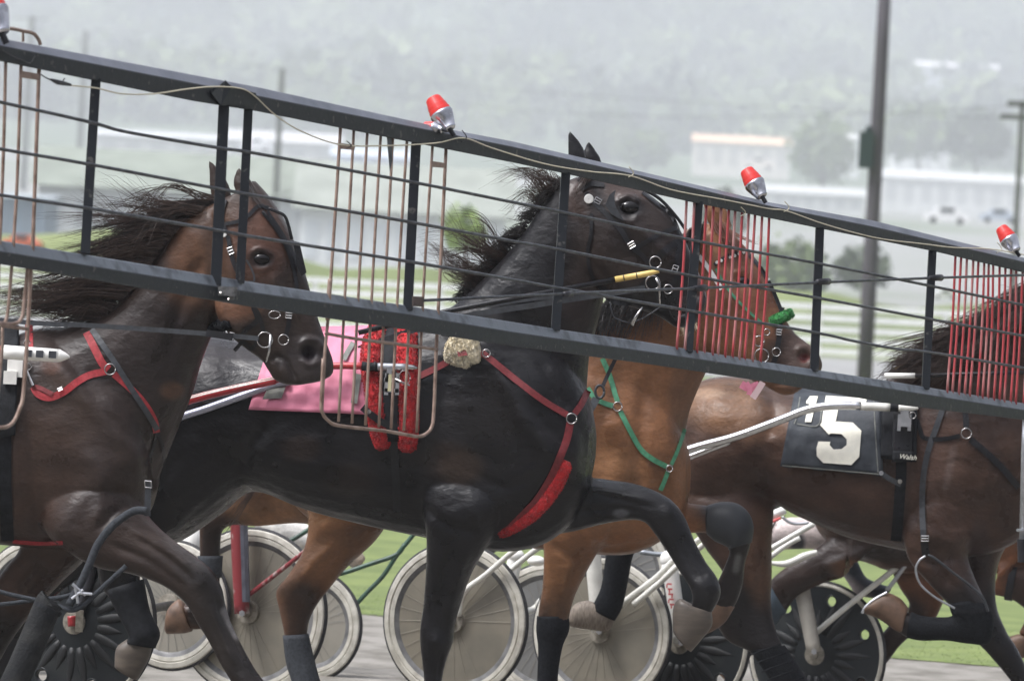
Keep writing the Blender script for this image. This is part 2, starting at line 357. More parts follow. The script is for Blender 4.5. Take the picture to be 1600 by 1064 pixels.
# parked cars far away, beyond the track (a few pixels each)
def car(px, py, Y, wpx, colr, label):
    Y = FAR(Y); c0 = P(px, py, Y); s = Y / F; L = wpx * s
    t = root('parked_car', label, 'car', (c0[0], Y, 0), 'cars parked beyond the track')
    z = c0[2]; prof = [(-.5, .1), (-.5, .45), (-.32, .52), (-.18, .82), (.2, .82), (.36, .52), (.5, .42), (.5, .1)]
    mb = MB(); n = len(prof); hw = .8
    V = [(c0[0] + a * L, Y + sgn * hw, z + (b - .1) * L * .42) for sgn in (-1, 1) for a, b in prof]
    mb.add(V, [tuple(range(n))[::-1], tuple(range(n, 2 * n))] + [(i, (i + 1) % n, n + (i + 1) % n, n + i) for i in range(n)])
    mb.build('body', mat('car_paint', colr, .3), t)
    for a in (-.3, .3):
        MB().lathe((c0[0] + a * L, Y - .85, z), (0, 1, 0), [(0, .001), (0, L * .075), (.2, L * .075), (.2, .001)], 14).build('wheel', M_darkm, t)
    w_ = MB(); w_.box((c0[0], Y - .84, z + .57 * L * .42), (L * .16, .02, L * .045)); w_.build('window', mat('glass', (.05, .06, .07), .1), t)
car(1478, 345, 290, 70, (.85, .85, .85), 'white parked car seen between the tall pole and the third lamp')
car(1475, 464, 262, 40, (.8, .8, .8), 'small white car on the bank beside the fourth gate post')
car(35, 385, 232, 60, (.75, .18, .10), 'orange-red vehicle between the bars at the left edge')
car(400, 232, 380, 50, (.85, .85, .87), 'white car above the brown horse ears')
car(560, 258, 360, 50, (.30, .36, .46), 'blue-grey parked car behind the middle grille')
car(1185, 262, 450, 50, (.82, .76, .70), 'cream car above the second lamp')
car(1560, 345, 300, 60, (.5, .55, .62), 'blue-grey parked car left of the third lamp')

HAZE = 0.00040
# haze: one closed box of even, pale air; sky outside
mb = MB(); mb.box((0, 2140, 144), (1000, 2190, 146)); hz = mb.build('haze', None); hz['kind'] = 'stuff'; hz['label'] = 'pale humid summer haze over the whole scene'
hz.display_type = 'WIRE'
hm = bpy.data.materials.new('haze'); hm.use_nodes = True; hn = hm.node_tree; hn.nodes.clear()
pv = hn.nodes.new('ShaderNodeVolumePrincipled'); pv.inputs['Density'].default_value = HAZE; pv.inputs['Color'].default_value = (.93, .955, 1.0, 1); pv.inputs['Anisotropy'].default_value = 0.2
ho = hn.nodes.new('ShaderNodeOutputMaterial'); hn.links.new(pv.outputs[0], ho.inputs['Volume'])
hz.data.materials.append(hm)
# ------------------------------------------------------------------ starting gate
def YG(px): return 20.6 / (1 - px * .000160)
def G(px, py, d=0.0): return P(px, py, YG(px) + d)
gate = root('starting_gate', 'long dark blue-grey folding starting gate wing with brown and red bar grilles', 'starting gate', P(-260, 1200, YG(-260)))
def itp(tab, x):
    xs, ys = zip(*tab)
    if x < xs[0]: return ys[0] + (x - xs[0]) * (ys[1] - ys[0]) / (xs[1] - xs[0])
    if x > xs[-1]: return ys[-1] + (x - xs[-1]) * (ys[-1] - ys[-2]) / (xs[-1] - xs[-2])
    return float(np.interp(x, xs, ys))
TU = [(0, 60), (400, 136), (720, 206), (800, 221), (1000, 268), (1200, 316), (1370, 346), (1600, 403)]
TM = [(0, 72), (400, 150), (800, 230), (1000, 275), (1200, 322), (1370, 356), (1600, 410)]
TL = [(0, 96), (300, 158), (400, 174), (800, 254), (880, 271), (1080, 316), (1285, 358), (1460, 393), (1600, 426)]
BU = [(0, 376), (400, 442), (640, 478), (800, 503), (875, 515), (1000, 533), (1200, 566), (1400, 597), (1600, 630)]
BM = [(0, 393), (400, 458), (640, 492), (800, 519), (1000, 548), (1200, 577), (1400, 609), (1600, 641)]
BL = [(0, 413), (400, 481), (640, 516), (800, 541), (1000, 567), (1200, 597), (1400, 632), (1600, 656)]
def beam(name, U, Mi, L, x0, x1, top, th=.07, parent=gate, m=M_beam):
    mb = MB(); xs = np.arange(x0, x1 + 1, 20.0); V = []
    for x in xs:
        u, mm, l = itp(U, x), itp(Mi, x), itp(L, x)
        V += [G(x, u, th * .55), G(x, u + 1.2, th * .45), G(x, mm - .8, .004), G(x, mm + 1, 0), G(x, l - 1.5, 0), G(x, l, .006), G(x, l, th), G(x, u, th)]
    n = 8; k = len(xs)
    Fc = [(i * n + j, i * n + (j + 1) % n, (i + 1) * n + (j + 1) % n, (i + 1) * n + j) for i in range(k - 1) for j in range(n)]
    Fc += [tuple(range(n))[::-1], tuple((k - 1) * n + j for j in range(n))]
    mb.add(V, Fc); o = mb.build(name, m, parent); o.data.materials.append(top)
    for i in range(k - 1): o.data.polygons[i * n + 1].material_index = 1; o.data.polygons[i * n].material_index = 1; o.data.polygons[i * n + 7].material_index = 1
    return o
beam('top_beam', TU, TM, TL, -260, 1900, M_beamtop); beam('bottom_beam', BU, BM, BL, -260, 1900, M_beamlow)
for (xa, ya, xb, yb, wd) in [(-130, 70, -140, 360, 14), (150, 124, 133, 396, 15), (350, 164, 337, 446, 17), (388, 172, 375, 442, 14), (650, 224, 637, 484, 15), (884, 270, 868, 516, 14), (1091, 316, 1075, 550, 14), (1281, 356, 1272, 580, 13), (1457, 392, 1446, 608, 12), (1640, 434, 1632, 640, 12)]:
    mb = MB(); A_, B_ = G(xa, ya, .03), G(xb, yb, .03); s = YG((xa + xb) / 2) / F * wd / 2
    d = B_ - A_; zax = d / np.linalg.norm(d); xax = np.array([1, 0.05, 0]); xax = xax - (xax @ zax) * zax; xax /= np.linalg.norm(xax); yax = np.cross(zax, xax)
    mb.box((A_ + B_) / 2, (s, s, np.linalg.norm(d) / 2), M=np.stack([xax, yax, zax], 1)); mb.build('post', M_beam, gate)
RAILS = [[(-200, 118), (0, 160), (140, 191), (200, 207), (340, 231), (400, 240), (640, 284), (800, 316), (880, 332), (1085, 376), (1280, 412), (1450, 446), (1600, 477), (1800, 520)],
         [(-200, 196), (0, 233), (140, 257), (340, 295), (400, 306), (640, 347), (800, 377), (880, 391), (1080, 431), (1280, 466), (1450, 498), (1600, 525), (1800, 562)],
         [(-200, 270), (0, 305), (140, 326), (340, 360), (400, 371), (640, 409), (800, 437), (872, 450), (1080, 486), (1276, 520), (1330, 532), (1400, 545), (1450, 550), (1600, 575), (1800, 610)]]
for rl in RAILS:
    p = catmull(rl, 5); MB().tube([G(x, y, -.012) for x, y in p], .0052, 8).build('rail', M_rail, gate, smooth=True)
# tension rod with clamps
p = [(652, 470), (800, 463), (900, 458), (1100, 450), (1292, 441), (1468, 434), (1600, 430), (1800, 424)]
tr = MB().tube([G(x, y, -.03) for x, y in p], .0048, 8).build('tension_rod', M_rail, gate, smooth=True)
for (x, y) in [(890, 459), (1100, 450), (1292, 440), (1468, 434)]:
    MB().tube([G(x - 9, y + .6, -.04), G(x + 3, y, -.04)], [.009, .011], 10).build('clamp', M_darkm, tr, smooth=True) if x < 1000 else MB().tube([G(x - 15, y + 1, -.036), G(x - 3, y, -.036), G(x + 2, y, -.036)], [.010, .012, .013], 12).build('clamp', M_darkm, tr, smooth=True)
mb = MB(); mb.box(G(650, 471, -.02), (.017, .02, .016), rz=.4); mb.build('clamp', mat('rusty_block', (.06, .045, .04), .7, noise=.4), tr)
# hinge plates, welds and the peak over the doubled post
mb = MB(); mb.add([G(330, 146, -.02), G(352, 126, 0), G(362, 136, -.02), G(400, 146, -.02), G(402, 165, -.015), G(345, 165, -.015), G(330, 146, .09), G(352, 126, .09), G(400, 146, .09)], [(0, 5, 4, 3, 2, 1), (0, 1, 7, 6), (1, 2, 3, 8, 7)]); mb.build('hinge', M_beam, gate)
mb = MB(); mb.box(G(352, 455, -.02), (.035, .02, .014), rz=.1); mb.box(G(362, 462, -.03), (.008, .012, .012)); mb.build('hinge', mat('worn_plate', (.12, .12, .12), .5, .5, noise=.5, nscale=60), gate)
for (x, y) in [(358, 450), (345, 458), (357, 468)]:
    MB().lathe(G(x, y, -.045), (0, -1, 0), [(0, .001), (.0, .004), (.01, .004), (.012, .001)], 8).build('bolt', M_chrome, gate)
# cables
def cable(pts, label_d=-.03, r=.0022, m=M_cable, par=gate, nm='cable'):
    p = catmull(pts, 6); return MB().tube([G(x, y, label_d) for x, y in p], r, 6).build(nm, m, par, smooth=True)
cable([(110, 134), (150, 138), (190, 147), (240, 147), (290, 140), (330, 136), (372, 138), (395, 148), (430, 180), (470, 205), (530, 226), (600, 228), (680, 224), (724, 216), (770, 232), (850, 256), (920, 268), (985, 275), (1050, 297), (1130, 312), (1200, 326), (1230, 330), (1290, 351), (1370, 372), (1440, 381), (1490, 387), (1545, 389), (1600, 398), (1680, 412)])
cable([(64, 117), (72, 122), (82, 126), (100, 130)], r=.0022, m=M_darkm)
MB().tube([G(80, 125, -.03), G(90, 129, -.03), G(100, 131, -.03), G(110, 133, -.03)], [.004, .0075, .0065, .004], 8).build('cable_plug', M_darkm, gate)
MB().tube([G(97, 129, -.03), G(101, 123, -.03)], .0018, 6).build('cable_tie', M_darkm, gate)
for x, y, s in [(985, 268, 7), (1228, 322, 7), (1560, 386, 7), (544, 226, 5), (724, 212, 8), (1160, 330, 6)]:
    p = [(x - 2, y - s), (x + 4, y), (x + 4, y + s * .7), (x - 3, y + s * 1.3)]
    cable(p, -.036, .0018, M_cable if x not in (544, 724) else M_darkm, nm='cable_tie')
cable([(0, 76), (20, 88), (35, 95), (48, 98), (55, 88)], -.02, .0018, M_darkm)
# handrail loop over the beam at the left edge
MB().tube([G(x, y, .02) for x, y in catmull([(-20, 44), (14, 45), (36, 49), (52, 53), (60, 62), (63, 70)], 5)], .0055, 8).build('loop_handle', M_rust, gate, smooth=True)
MB().tube([G(36, 50, .02), G(36, 66, .02)], .004, 8).build('loop_handle', M_rust, gate)
# marker lamps
def lamp(xa, ya, xb, yb, label=None, scale=1.0, dep=.02):
    Yl = YG((xa + xb) / 2) + dep; A_, B_ = P(xa, ya, Yl + .035), P(xb, yb, Yl); L = np.linalg.norm(B_ - A_); ax = (A_ - B_) / L
    k = scale * L
    lp = MB().lathe(B_, ax, [(-.02 * k, .001), (-.05 * k, .001), (-.05 * k, .16 * k), (.0, .20 * k), (.015 * k, .19 * k), (.22 * k, .27 * k), (.40 * k, .33 * k), (.45 * k, .34 * k), (.50 * k, .33 * k), (.50 * k, .30 * k)], 22).build('marker_lamp', M_lampb, gate, smooth=True)
    if label: lp['label'] = label
    MB().lathe(B_, ax, [(.49 * k, .28 * k), (.5 * k, .315 * k), (.60 * k, .31 * k), (.61 * k, .295 * k), (.74 * k, .28 * k), (.75 * k, .27 * k), (.96 * k, .225 * k), (1.0 * k, .20 * k), (1.0 * k, .001)], 26).build('lens', M_lens, lp)
    MB().tube([B_ - ax * .0, B_ - ax * k * .28 + np.array([0, .01, 0])], .07 * k, 8).build('lamp_stem', M_darkm, lp)
lamp(676, 154, 702, 200); lamp(1166, 266, 1190, 306); lamp(1564, 356, 1587, 391); lamp(-26, -16, 2, 50, scale=1.0)
lamp(646, 193, 690, 203, scale=.62, dep=.05, label='fallen red and silver lamp lying on the beam')
# rail seen from both sides: grilles
def bar(pts, r, m, par, nm='bar', d=.03, n=8):
    p = catmull(pts, 5) if len(pts) > 2 else pts
    return MB().tube([G(x, y, d) for x, y in p], r, n).build(nm, m, par, smooth=True)
def grille(label, m=M_rust):
    o = MB(); return o
# middle brown grille
gm = bar([(503, 640), (507, 560), (513, 490), (524, 330), (532, 200)], .0052, M_rust, gate, 'grille'); gm['label'] = 'brown bar grille hanging in the middle of the gate'
tops = [553, 574, 595, 614, 636, 656, 676]; 
lows = [529, 550, 571, 592, 611, 631, 651]
for i, (a, b) in enumerate(zip(tops, lows)):
    ytop = itp(TL, a) - 3; yb = 655 + (b - 503) * .14
    bar([(a, ytop), ((a * .42 + b * .58) - 4 + 6, 420), (b, yb)], .0046, M_rust, gm)
bar([(697, itp(TL, 697) - 3), (688, 420), (682, 540), (678, 640), (674, 668), (662, 680), (650, 682)], .0056, M_rust, gm, 'frame')
bar([(650, 682), (600, 673), (530, 665), (512, 656), (504, 645), (502, 630), (505, 560)], .0056, M_rust, gm, 'frame')
bar([(509, 521), (560, 530), (640, 540), (683, 546)], .0052, M_rust, gm, 'frame', d=.024)
bar([(516, 436), (514, 462), (512, 500)], .0075, M_rust, gm, 'sleeve')
for (x0, x1, y) in [(533, 555, 229), (675, 696, 257)]:
    MB().add([G(x0, y - 5, .02), G(x1, y - 2, .02), G(x1 - 1, y + 6, .02), G(x0 - 1, y + 4, .02), G(x0, y - 5, .026), G(x1, y - 2, .026), G(x1 - 1, y + 6, .026), G(x0 - 1, y + 4, .026)], [(0, 3, 2, 1), (4, 5, 6, 7), (0, 1, 5, 4), (2, 3, 7, 6), (1, 2, 6, 5), (3, 0, 4, 7)]).build('plate', M_rust, gm)
MB().add([G(604, 212, .02), G(612, 214, .02), G(613, 250, .02), G(609, 270, .02), G(604, 212, .024), G(612, 214, .024), G(613, 250, .024), G(609, 270, .024)], [(0, 3, 2, 1), (4, 5, 6, 7), (0, 1, 5, 4), (2, 3, 7, 6), (1, 2, 6, 5), (3, 0, 4, 7)]).build('plate', M_rail, gm)
# left brown grille
gl = bar([(9, 92), (5, 250), (-2, 420), (-4, 505)], .0050, M_rust, gate, 'grille'); gl['label'] = 'brown bar grille at the left end of the gate'
bar([(33, 98), (26, 300), (14, 470), (8, 505)], .0050, M_rust, gl)
bar([(61, 106), (52, 360), (48, 430), (38, 600), (30, 640), (16, 664), (-10, 668), (-60, 664)], .0058, M_rust, gl, 'frame')
bar([(44, 412), (38, 470), (34, 496), (22, 506), (-10, 504), (-60, 498)], .0056, M_rust, gl, 'frame', d=.02)
bar([(42, 514), (0, 508), (-60, 500)], .0052, M_rust, gl, 'frame', d=.02)
bar([(4, 512), (2, 560), (-8, 662)], .0046, M_rust, gl)
for dx in (-24, -48): bar([(9 + dx, 88 + dx * .2), (5 + dx, 250), (-2 + dx, 420), (-10 + dx, 655)], .0046, M_rust, gl)
MB().add([G(34, 111, .02), G(61, 116, .02), G(61, 126, .02), G(34, 122, .02), G(34, 111, .026), G(61, 116, .026), G(61, 126, .026), G(34, 122, .026)], [(0, 3, 2, 1), (4, 5, 6, 7), (0, 1, 5, 4), (2, 3, 7, 6), (1, 2, 6, 5), (3, 0, 4, 7)]).build('plate', M_rust, gl)
# red grilles
def red_grille(xt, xb, label):
    g0 = None
    for i, (a, b) in enumerate(zip(xt, xb)):
        j = random.uniform(-1.2, 1.2); yt = itp(TL, a) - 4; yb = itp(BU, b) + 4
        o = bar([(a, yt), (a * .45 + b * .55 + 2.5 + j, yt * .5 + yb * .5), (b + j, yb)], .0048, M_redg, gate if g0 is None else g0, 'grille' if g0 is None else 'bar', d=.03 + .008 * (i % 2))
        if g0 is None: g0 = o; g0['label'] = label
    return g0
red_grille([1073, 1085, 1104, 1115, 1127, 1139, 1149, 1160, 1170, 1180, 1191, 1202], [1057, 1069, 1090, 1101, 1112, 1122, 1133, 1144, 1154, 1164, 1175, 1187], 'red bar grille in front of the bay horse head')
red_grille([1493, 1502, 1511, 1521, 1529, 1538, 1545, 1552, 1562, 1571, 1580, 1588, 1598, 1608], [1480, 1489, 1499, 1508, 1516, 1527, 1534, 1543, 1552, 1561, 1570, 1578, 1588, 1600], 'red bar grille at the right end of the gate')
# hanging post of the gate at the right edge
mb = MB(); mb.tube([G(1604, 640, .03), G(1601, 700, .03), G(1597, 870, .03)], .013, 12); hp = mb.build('hanging_post', M_steel, gate, smooth=True)
MB().tube([G(1590, 828, .02), G(1600, 828, .02)], .006, 8).build('bracket', M_steel, hp)
MB().tube([G(1597, 842, .03), G(1597, 878, .03)], [.02, .017], 14).build('post_foot', M_darkm, hp)
# ------------------------------------------------------------------ horses
def coat_mat(name, rough=.42, bump=.35, spec=.2, veins=.05):
    m = bpy.data.materials.new(name); m.use_nodes = True; n = m.node_tree; b = n.nodes['Principled BSDF']
    b.inputs['Specular IOR Level'].default_value = spec; b.inputs['Sheen Weight'].default_value = .0; b.inputs['Sheen Roughness'].default_value = .4
    at = n.nodes.new('ShaderNodeAttribute'); at.attribute_name = 'Col'
    tc = n.nodes.new('ShaderNodeTexCoord')
    n1 = n.nodes.new('ShaderNodeTexNoise'); n1.inputs['Scale'].default_value = 7; n1.inputs['Detail'].default_value = 5
    n2 = n.nodes.new('ShaderNodeTexNoise'); n2.inputs['Scale'].default_value = 60; n2.inputs['Detail'].default_value = 8; n2.inputs['Roughness'].default_value = .7
    mp = n.nodes.new('ShaderNodeMapping'); mp.inputs['Scale'].default_value = (1.0, 1.0, 1.7); mp.inputs['Rotation'].default_value = (0, R(35), 0)
    n.links.new(tc.outputs['Object'], mp.inputs[0]); n.links.new(tc.outputs['Object'], n1.inputs['Vector']); n.links.new(mp.outputs[0], n2.inputs['Vector'])
    r1 = n.nodes.new('ShaderNodeMapRange'); r1.inputs['From Min'].default_value = .3; r1.inputs['From Max'].default_value = .7; r1.inputs['To Min'].default_value = .62; r1.inputs['To Max'].default_value = 1.42
    r2 = n.nodes.new('ShaderNodeMapRange'); r2.inputs['From Min'].default_value = .3; r2.inputs['From Max'].default_value = .7; r2.inputs['To Min'].default_value = .8; r2.inputs['To Max'].default_value = 1.22
    n.links.new(n1.outputs[0], r1.inputs[0]); n.links.new(n2.outputs[0], r2.inputs[0])
    mm = n.nodes.new('ShaderNodeMath'); mm.operation = 'MULTIPLY'; n.links.new(r1.outputs[0], mm.inputs[0]); n.links.new(r2.outputs[0], mm.inputs[1])
    vm = n.nodes.new('ShaderNodeVectorMath'); vm.operation = 'SCALE'; n.links.new(at.outputs['Color'], vm.inputs[0]); n.links.new(mm.outputs[0], vm.inputs['Scale'])
    n.links.new(vm.outputs[0], b.inputs['Base Color'])
    rr = n.nodes.new('ShaderNodeMapRange'); rr.inputs['From Min'].default_value = .3; rr.inputs['From Max'].default_value = .7; rr.inputs['To Min'].default_value = rough - .17; rr.inputs['To Max'].default_value = rough + .17
    n.links.new(n1.outputs[0], rr.inputs[0]); n.links.new(rr.outputs[0], b.inputs['Roughness'])
    bp = n.nodes.new('ShaderNodeBump'); bp.inputs['Strength'].default_value = bump; bp.inputs['Distance'].default_value = .004
    n.links.new(n2.outputs[0], bp.inputs['Height'])
    n3 = n.nodes.new('ShaderNodeTexNoise'); n3.inputs['Scale'].default_value = 14; n3.inputs['Detail'].default_value = 3
    n.links.new(mp.outputs[0], n3.inputs['Vector'])
    b2 = n.nodes.new('ShaderNodeBump'); b2.inputs['Strength'].default_value = .45; b2.inputs['Distance'].default_value = .014
    n.links.new(n3.outputs[0], b2.inputs['Height']); n.links.new(bp.outputs[0], b2.inputs['Normal'])
    # fine raised veins and skin creases
    nd = n.nodes.new('ShaderNodeTexNoise'); nd.inputs['Scale'].default_value = 5; nd.inputs['Detail'].default_value = 4
    va = n.nodes.new('ShaderNodeVectorMath'); va.operation = 'SCALE'; va.inputs['Scale'].default_value = .45
    vb = n.nodes.new('ShaderNodeVectorMath'); vb.operation = 'ADD'; n.links.new(nd.outputs['Color'], va.inputs[0]); n.links.new(tc.outputs['Object'], nd.inputs['Vector']); n.links.new(va.outputs[0], vb.inputs[0]); n.links.new(tc.outputs['Object'], vb.inputs[1])
    vo = n.nodes.new('ShaderNodeTexVoronoi'); vo.feature = 'DISTANCE_TO_EDGE'; vo.inputs['Scale'].default_value = 6.5; n.links.new(vb.outputs[0], vo.inputs['Vector'])
    vr = n.nodes.new('ShaderNodeMapRange'); vr.inputs['From Min'].default_value = 0.0; vr.inputs['From Max'].default_value = .05; vr.inputs['To Min'].default_value = 1; vr.inputs['To Max'].default_value = 0; n.links.new(vo.outputs['Distance'], vr.inputs[0])
    vm2 = n.nodes.new('ShaderNodeMath'); vm2.operation = 'MULTIPLY'; n.links.new(vr.outputs[0], vm2.inputs[0]); n.links.new(r1.outputs[0], vm2.inputs[1])
    b3 = n.nodes.new('ShaderNodeBump'); b3.inputs['Strength'].default_value = veins; b3.inputs['Distance'].default_value = .006
    n.links.new(vm2.outputs[0], b3.inputs['Height']); n.links.new(b2.outputs[0], b3.inputs['Normal']); n.links.new(b3.outputs[0], b.inputs['Normal'])
    return m

def loft(mb, st, Yf, sub=5, n=26, pw=2.25):
    """st rows: (ax, ay, bx, by, halfwidth m, dY m): the two outline points in photo pixels, then real half thickness and depth shift"""
    s = np.array([r if len(r) == 6 else (*r, 0.0) for r in st], float); c = catmull(s, sub); V = []
    for (ax, ay, bx, by, w_, dy) in c:
        w_ = max(w_, .012); cx, cy = (ax + bx) / 2, (ay + by) / 2; Y = Yf(cx) + dy
        A_, B_, C_ = P(ax, ay, Y), P(bx, by, Y), P(cx, cy, Y); h = (A_ - B_) / 2
        for k in range(n):
            a = 2 * math.pi * k / n; ca, sa = math.cos(a), math.sin(a)
            ca = math.copysign(abs(ca) ** (2 / pw), ca); sa = math.copysign(abs(sa) ** (2 / pw), sa)
            V.append(C_ + h * ca + np.array([w_ * sa * .18, w_ * sa, 0]))
    m = len(c)
    Fc = [(i * n + k, i * n + (k + 1) % n, (i + 1) * n + (k + 1) % n, (i + 1) * n + k) for i in range(m - 1) for k in range(n)]
    Fc += [tuple(range(n))[::-1], tuple((m - 1) * n + k for k in range(n))]
    mb.add(V, Fc)

def stroke_dist(pp, line):
    """distance in pixels of points pp (n,2) to a polyline, and position 0..1 along it"""
    L = catmull(line, 5) if len(line) > 2 else np.array(line, float)
    best = np.full(len(pp), 1e9); bt = np.zeros(len(pp))
    for i in range(len(L) - 1):
        a, b = L[i], L[i + 1]; d = b - a; q = (d @ d) + 1e-9
        t = np.clip(((pp - a) @ d) / q, 0, 1); e = np.linalg.norm(pp - a - t[:, None] * d, axis=1)
        m = e < best; best[m] = e[m]; bt[m] = (i + t[m]) / (len(L) - 1)
    return best, bt

class Horse:
    def __init__(s, label, Y0, x0, slope, lofts, base_col, paints, sculpt, voxel=.009, rough=.38, bx=600, smooth=5, extra=None, spec=.28, veins=.05):
        s.Yf = lambda x: Y0 - slope * (x - x0) / F * Y0
        s.root = root('horse', label, 'horse', (P(bx, 900, Y0)[0], Y0, 0), 'harness horses racing behind the gate')
        s.base = np.array(s.root['_b'])
        mb = MB()
        for L in lofts: loft(mb, L, s.Yf)
        if extra: extra(mb, s)
        me = bpy.data.meshes.new('tmp'); me.from_pydata(np.vstack(mb.v).tolist(), [], mb.f)
        bm = bmesh.new(); bm.from_mesh(me); bmesh.ops.recalc_face_normals(bm, faces=bm.faces); bm.to_mesh(me); bm.free()
        o = bpy.data.objects.new('tmp', me); sc.collection.objects.link(o)
        r_ = o.modifiers.new('r', 'REMESH'); r_.mode = 'VOXEL'; r_.voxel_size = voxel
        k = o.modifiers.new('s', 'SMOOTH'); k.factor = .5; k.iterations = smooth
        ev = o.evaluated_get(bpy.context.evaluated_depsgraph_get()); nm = bpy.data.meshes.new_from_object(ev)
        V = np.empty(len(nm.vertices) * 3); nm.vertices.foreach_get('co', V); V = V.reshape(-1, 3)
        N = np.empty(len(nm.vertices) * 3); nm.vertices.foreach_get('normal', N); N = N.reshape(-1, 3)
        bpy.data.objects.remove(o); 
        pp = proj(V); near = np.clip((-N[:, 1] + .25) * 2, 0, 1)
        dep = V[:, 1] - np.array([s.Yf(x) for x in pp[:, 0]])
        front = near * (dep < .12)
        for (line, rad, amp) in sculpt:
            if len(line) == 1: d = np.hypot((pp[:, 0] - line[0][0]), (pp[:, 1] - line[0][1]))
            else:
                d, t = stroke_dist(pp, line); 
            wgt = np.exp(-(d / rad) ** 2) * front
            if len(line) > 1: wgt *= np.clip(np.minimum(t, 1 - t) * 5 + .25, 0, 1)
            V = V + N * (amp * wgt)[:, None] * .6 + np.array([0, -1, 0]) * (amp * wgt)[:, None] * .4
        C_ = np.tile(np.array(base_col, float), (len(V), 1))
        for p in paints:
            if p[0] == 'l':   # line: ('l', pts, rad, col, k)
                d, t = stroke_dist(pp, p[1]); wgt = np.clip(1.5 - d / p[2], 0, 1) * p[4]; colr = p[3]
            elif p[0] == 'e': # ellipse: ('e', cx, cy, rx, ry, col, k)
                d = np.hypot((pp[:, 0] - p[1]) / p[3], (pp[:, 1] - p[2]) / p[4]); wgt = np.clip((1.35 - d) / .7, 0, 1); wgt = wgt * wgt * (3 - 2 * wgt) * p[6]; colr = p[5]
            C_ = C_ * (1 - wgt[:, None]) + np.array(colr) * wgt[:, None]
        nm.vertices.foreach_set('co', (V - s.base).ravel()); 
        ca = nm.color_attributes.new('Col', 'FLOAT_COLOR', 'POINT'); ca.data.foreach_set('color', np.hstack([C_, np.ones((len(V), 1))]).astype(np.float32).ravel())
        nm.materials.clear(); nm.materials.append(coat_mat('coat', rough, spec=spec, veins=veins)); nm.name = 'body'
        nm.polygons.foreach_set('use_smooth', [True] * len(nm.polygons)); nm.update()
        b = bpy.data.objects.new('body', nm); sc.collection.objects.link(b); b.parent = s.root; b['_b'] = s.root['_b']; s.body = b
        s.bvh = BVHTree.FromPolygons([Vector(v) for v in V], [tuple(p.vertices) for p in nm.polygons])
    def Y(s, px, py, default=None):
        o = Vector((0, 0, HCAM)); d = Vector(P(px, py, 30.0)) - o; d.normalize()
        h = s.bvh.ray_cast(o, d)
        return h[0].y if h[0] is not None else default
    def S(s, px, py, off=.006, default=None):
        y = s.Y(px, py, default if default is not None else s.Yf(px) - .1); return P(px, py, y - off)
    def strap(s, name, pts, wd, m, off=.008, th=.003, parent=None, sub_=6, flat=False, smooth=2, ydef=None):
        L = catmull(pts, sub_); t = np.gradient(L, axis=0); t /= np.linalg.norm(t, axis=1)[:, None] + 1e-9; nrm = np.stack([-t[:, 1], t[:, 0]], -1)
        cols = []
        wd = np.interp(np.linspace(0, 1, len(L)), np.linspace(0, 1, len(wd)), wd) if isinstance(wd, (list, tuple)) else np.full(len(L), float(wd))
        Ys = []
        for i, q in enumerate(L):
            row = [s.Y(*(q + nrm[i] * wd[i] * .5 * f)) for f in (-.8, 0, .8)]
            v = [r for r in row if r is not None]; Ys.append([min(v) if v else None] * 3 if (flat or not v) else [r if r is not None else max(v) for r in row])
        arr = np.array([[np.nan if r is None else r for r in row] for row in Ys])
        for c in range(3):
            a = arr[:, c]; ok = ~np.isnan(a)
            if ok.sum() == 0: a[:] = ydef if ydef is not None else s.Yf(L[0][0]) - .1
            else: a[:] = np.interp(np.arange(len(a)), np.where(ok)[0], a[ok])
            for _ in range(smooth):
                b_ = np.minimum(a, np.convolve(np.pad(a, 1, mode='edge'), [.25, .5, .25], 'valid')); a[:] = b_
        V = []
        for i, q in enumerate(L):
            for f, c in ((-1, 0), (0, 1), (1, 2)):
                V.append(P(*(q + nrm[i] * wd[i] * .5 * f), arr[i, c] - off))
            for f, c in ((1, 2), (0, 1), (-1, 0)):
                V.append(P(*(q + nrm[i] * wd[i] * .5 * f), arr[i, c] - off + th))
        n = 6; m_ = len(L)
        Fc = [(i * n + k, i * n + (k + 1) % n, (i + 1) * n + (k + 1) % n, (i + 1) * n + k) for i in range(m_ - 1) for k in range(n)] + [tuple(range(n))[::-1], tuple((m_ - 1) * n + k for k in range(n))]
        return MB().add(V, Fc).build(name, m, parent or s.root)
    def ring(s, px, py, r, wire=1.6, m=None, off=.016, parent=None, name='ring', ry=None, ydef=None):
        y = s.Y(px, py, s.Yf(px) - .12 if ydef is None else ydef) - off; ry = ry or r
        pts = [P(px + r * math.cos(a), py + ry * math.sin(a), y) for a in np.linspace(0, 2 * math.pi, 25)]
        return MB().tube(pts, wire * .72 * y / F, 7).build(name, m or M_chrome, parent or s.root, smooth=True)
    def disc(s, px, py, r, m, name='rosette', off=.014, parent=None):
        c = s.S(px, py, off); k = c[1] / F
        return MB().lathe(c, (0, -1, 0), [(-.004, .001), (-.004, r * k), (.003, r * k), (.005, r * k * .9), (.005, .001)], 20).build(name, m, parent or s.root)
    def buckle(s, px, py, w_, h_, ang=0, off=.016, parent=None, m=None):
        y = s.Y(px, py, s.Yf(px) - .12) - off; ca, sa = math.cos(R(ang)), math.sin(R(ang)); q = []
        for a, b in [(-1, -1), (1, -1), (1, 1), (-1, 1), (-1, -1)]: q.append(P(px + (a * w_ * ca - b * h_ * sa), py + (a * w_ * sa + b * h_ * ca), y))
        mb = MB().tube(q, 1.0 * y / F, 6); mb.tube([(q[0] + q[3]) / 2, (q[1] + q[2]) / 2], .9 * y / F, 6)
        return mb.build('buckle', m or M_chrome, parent or s.root)
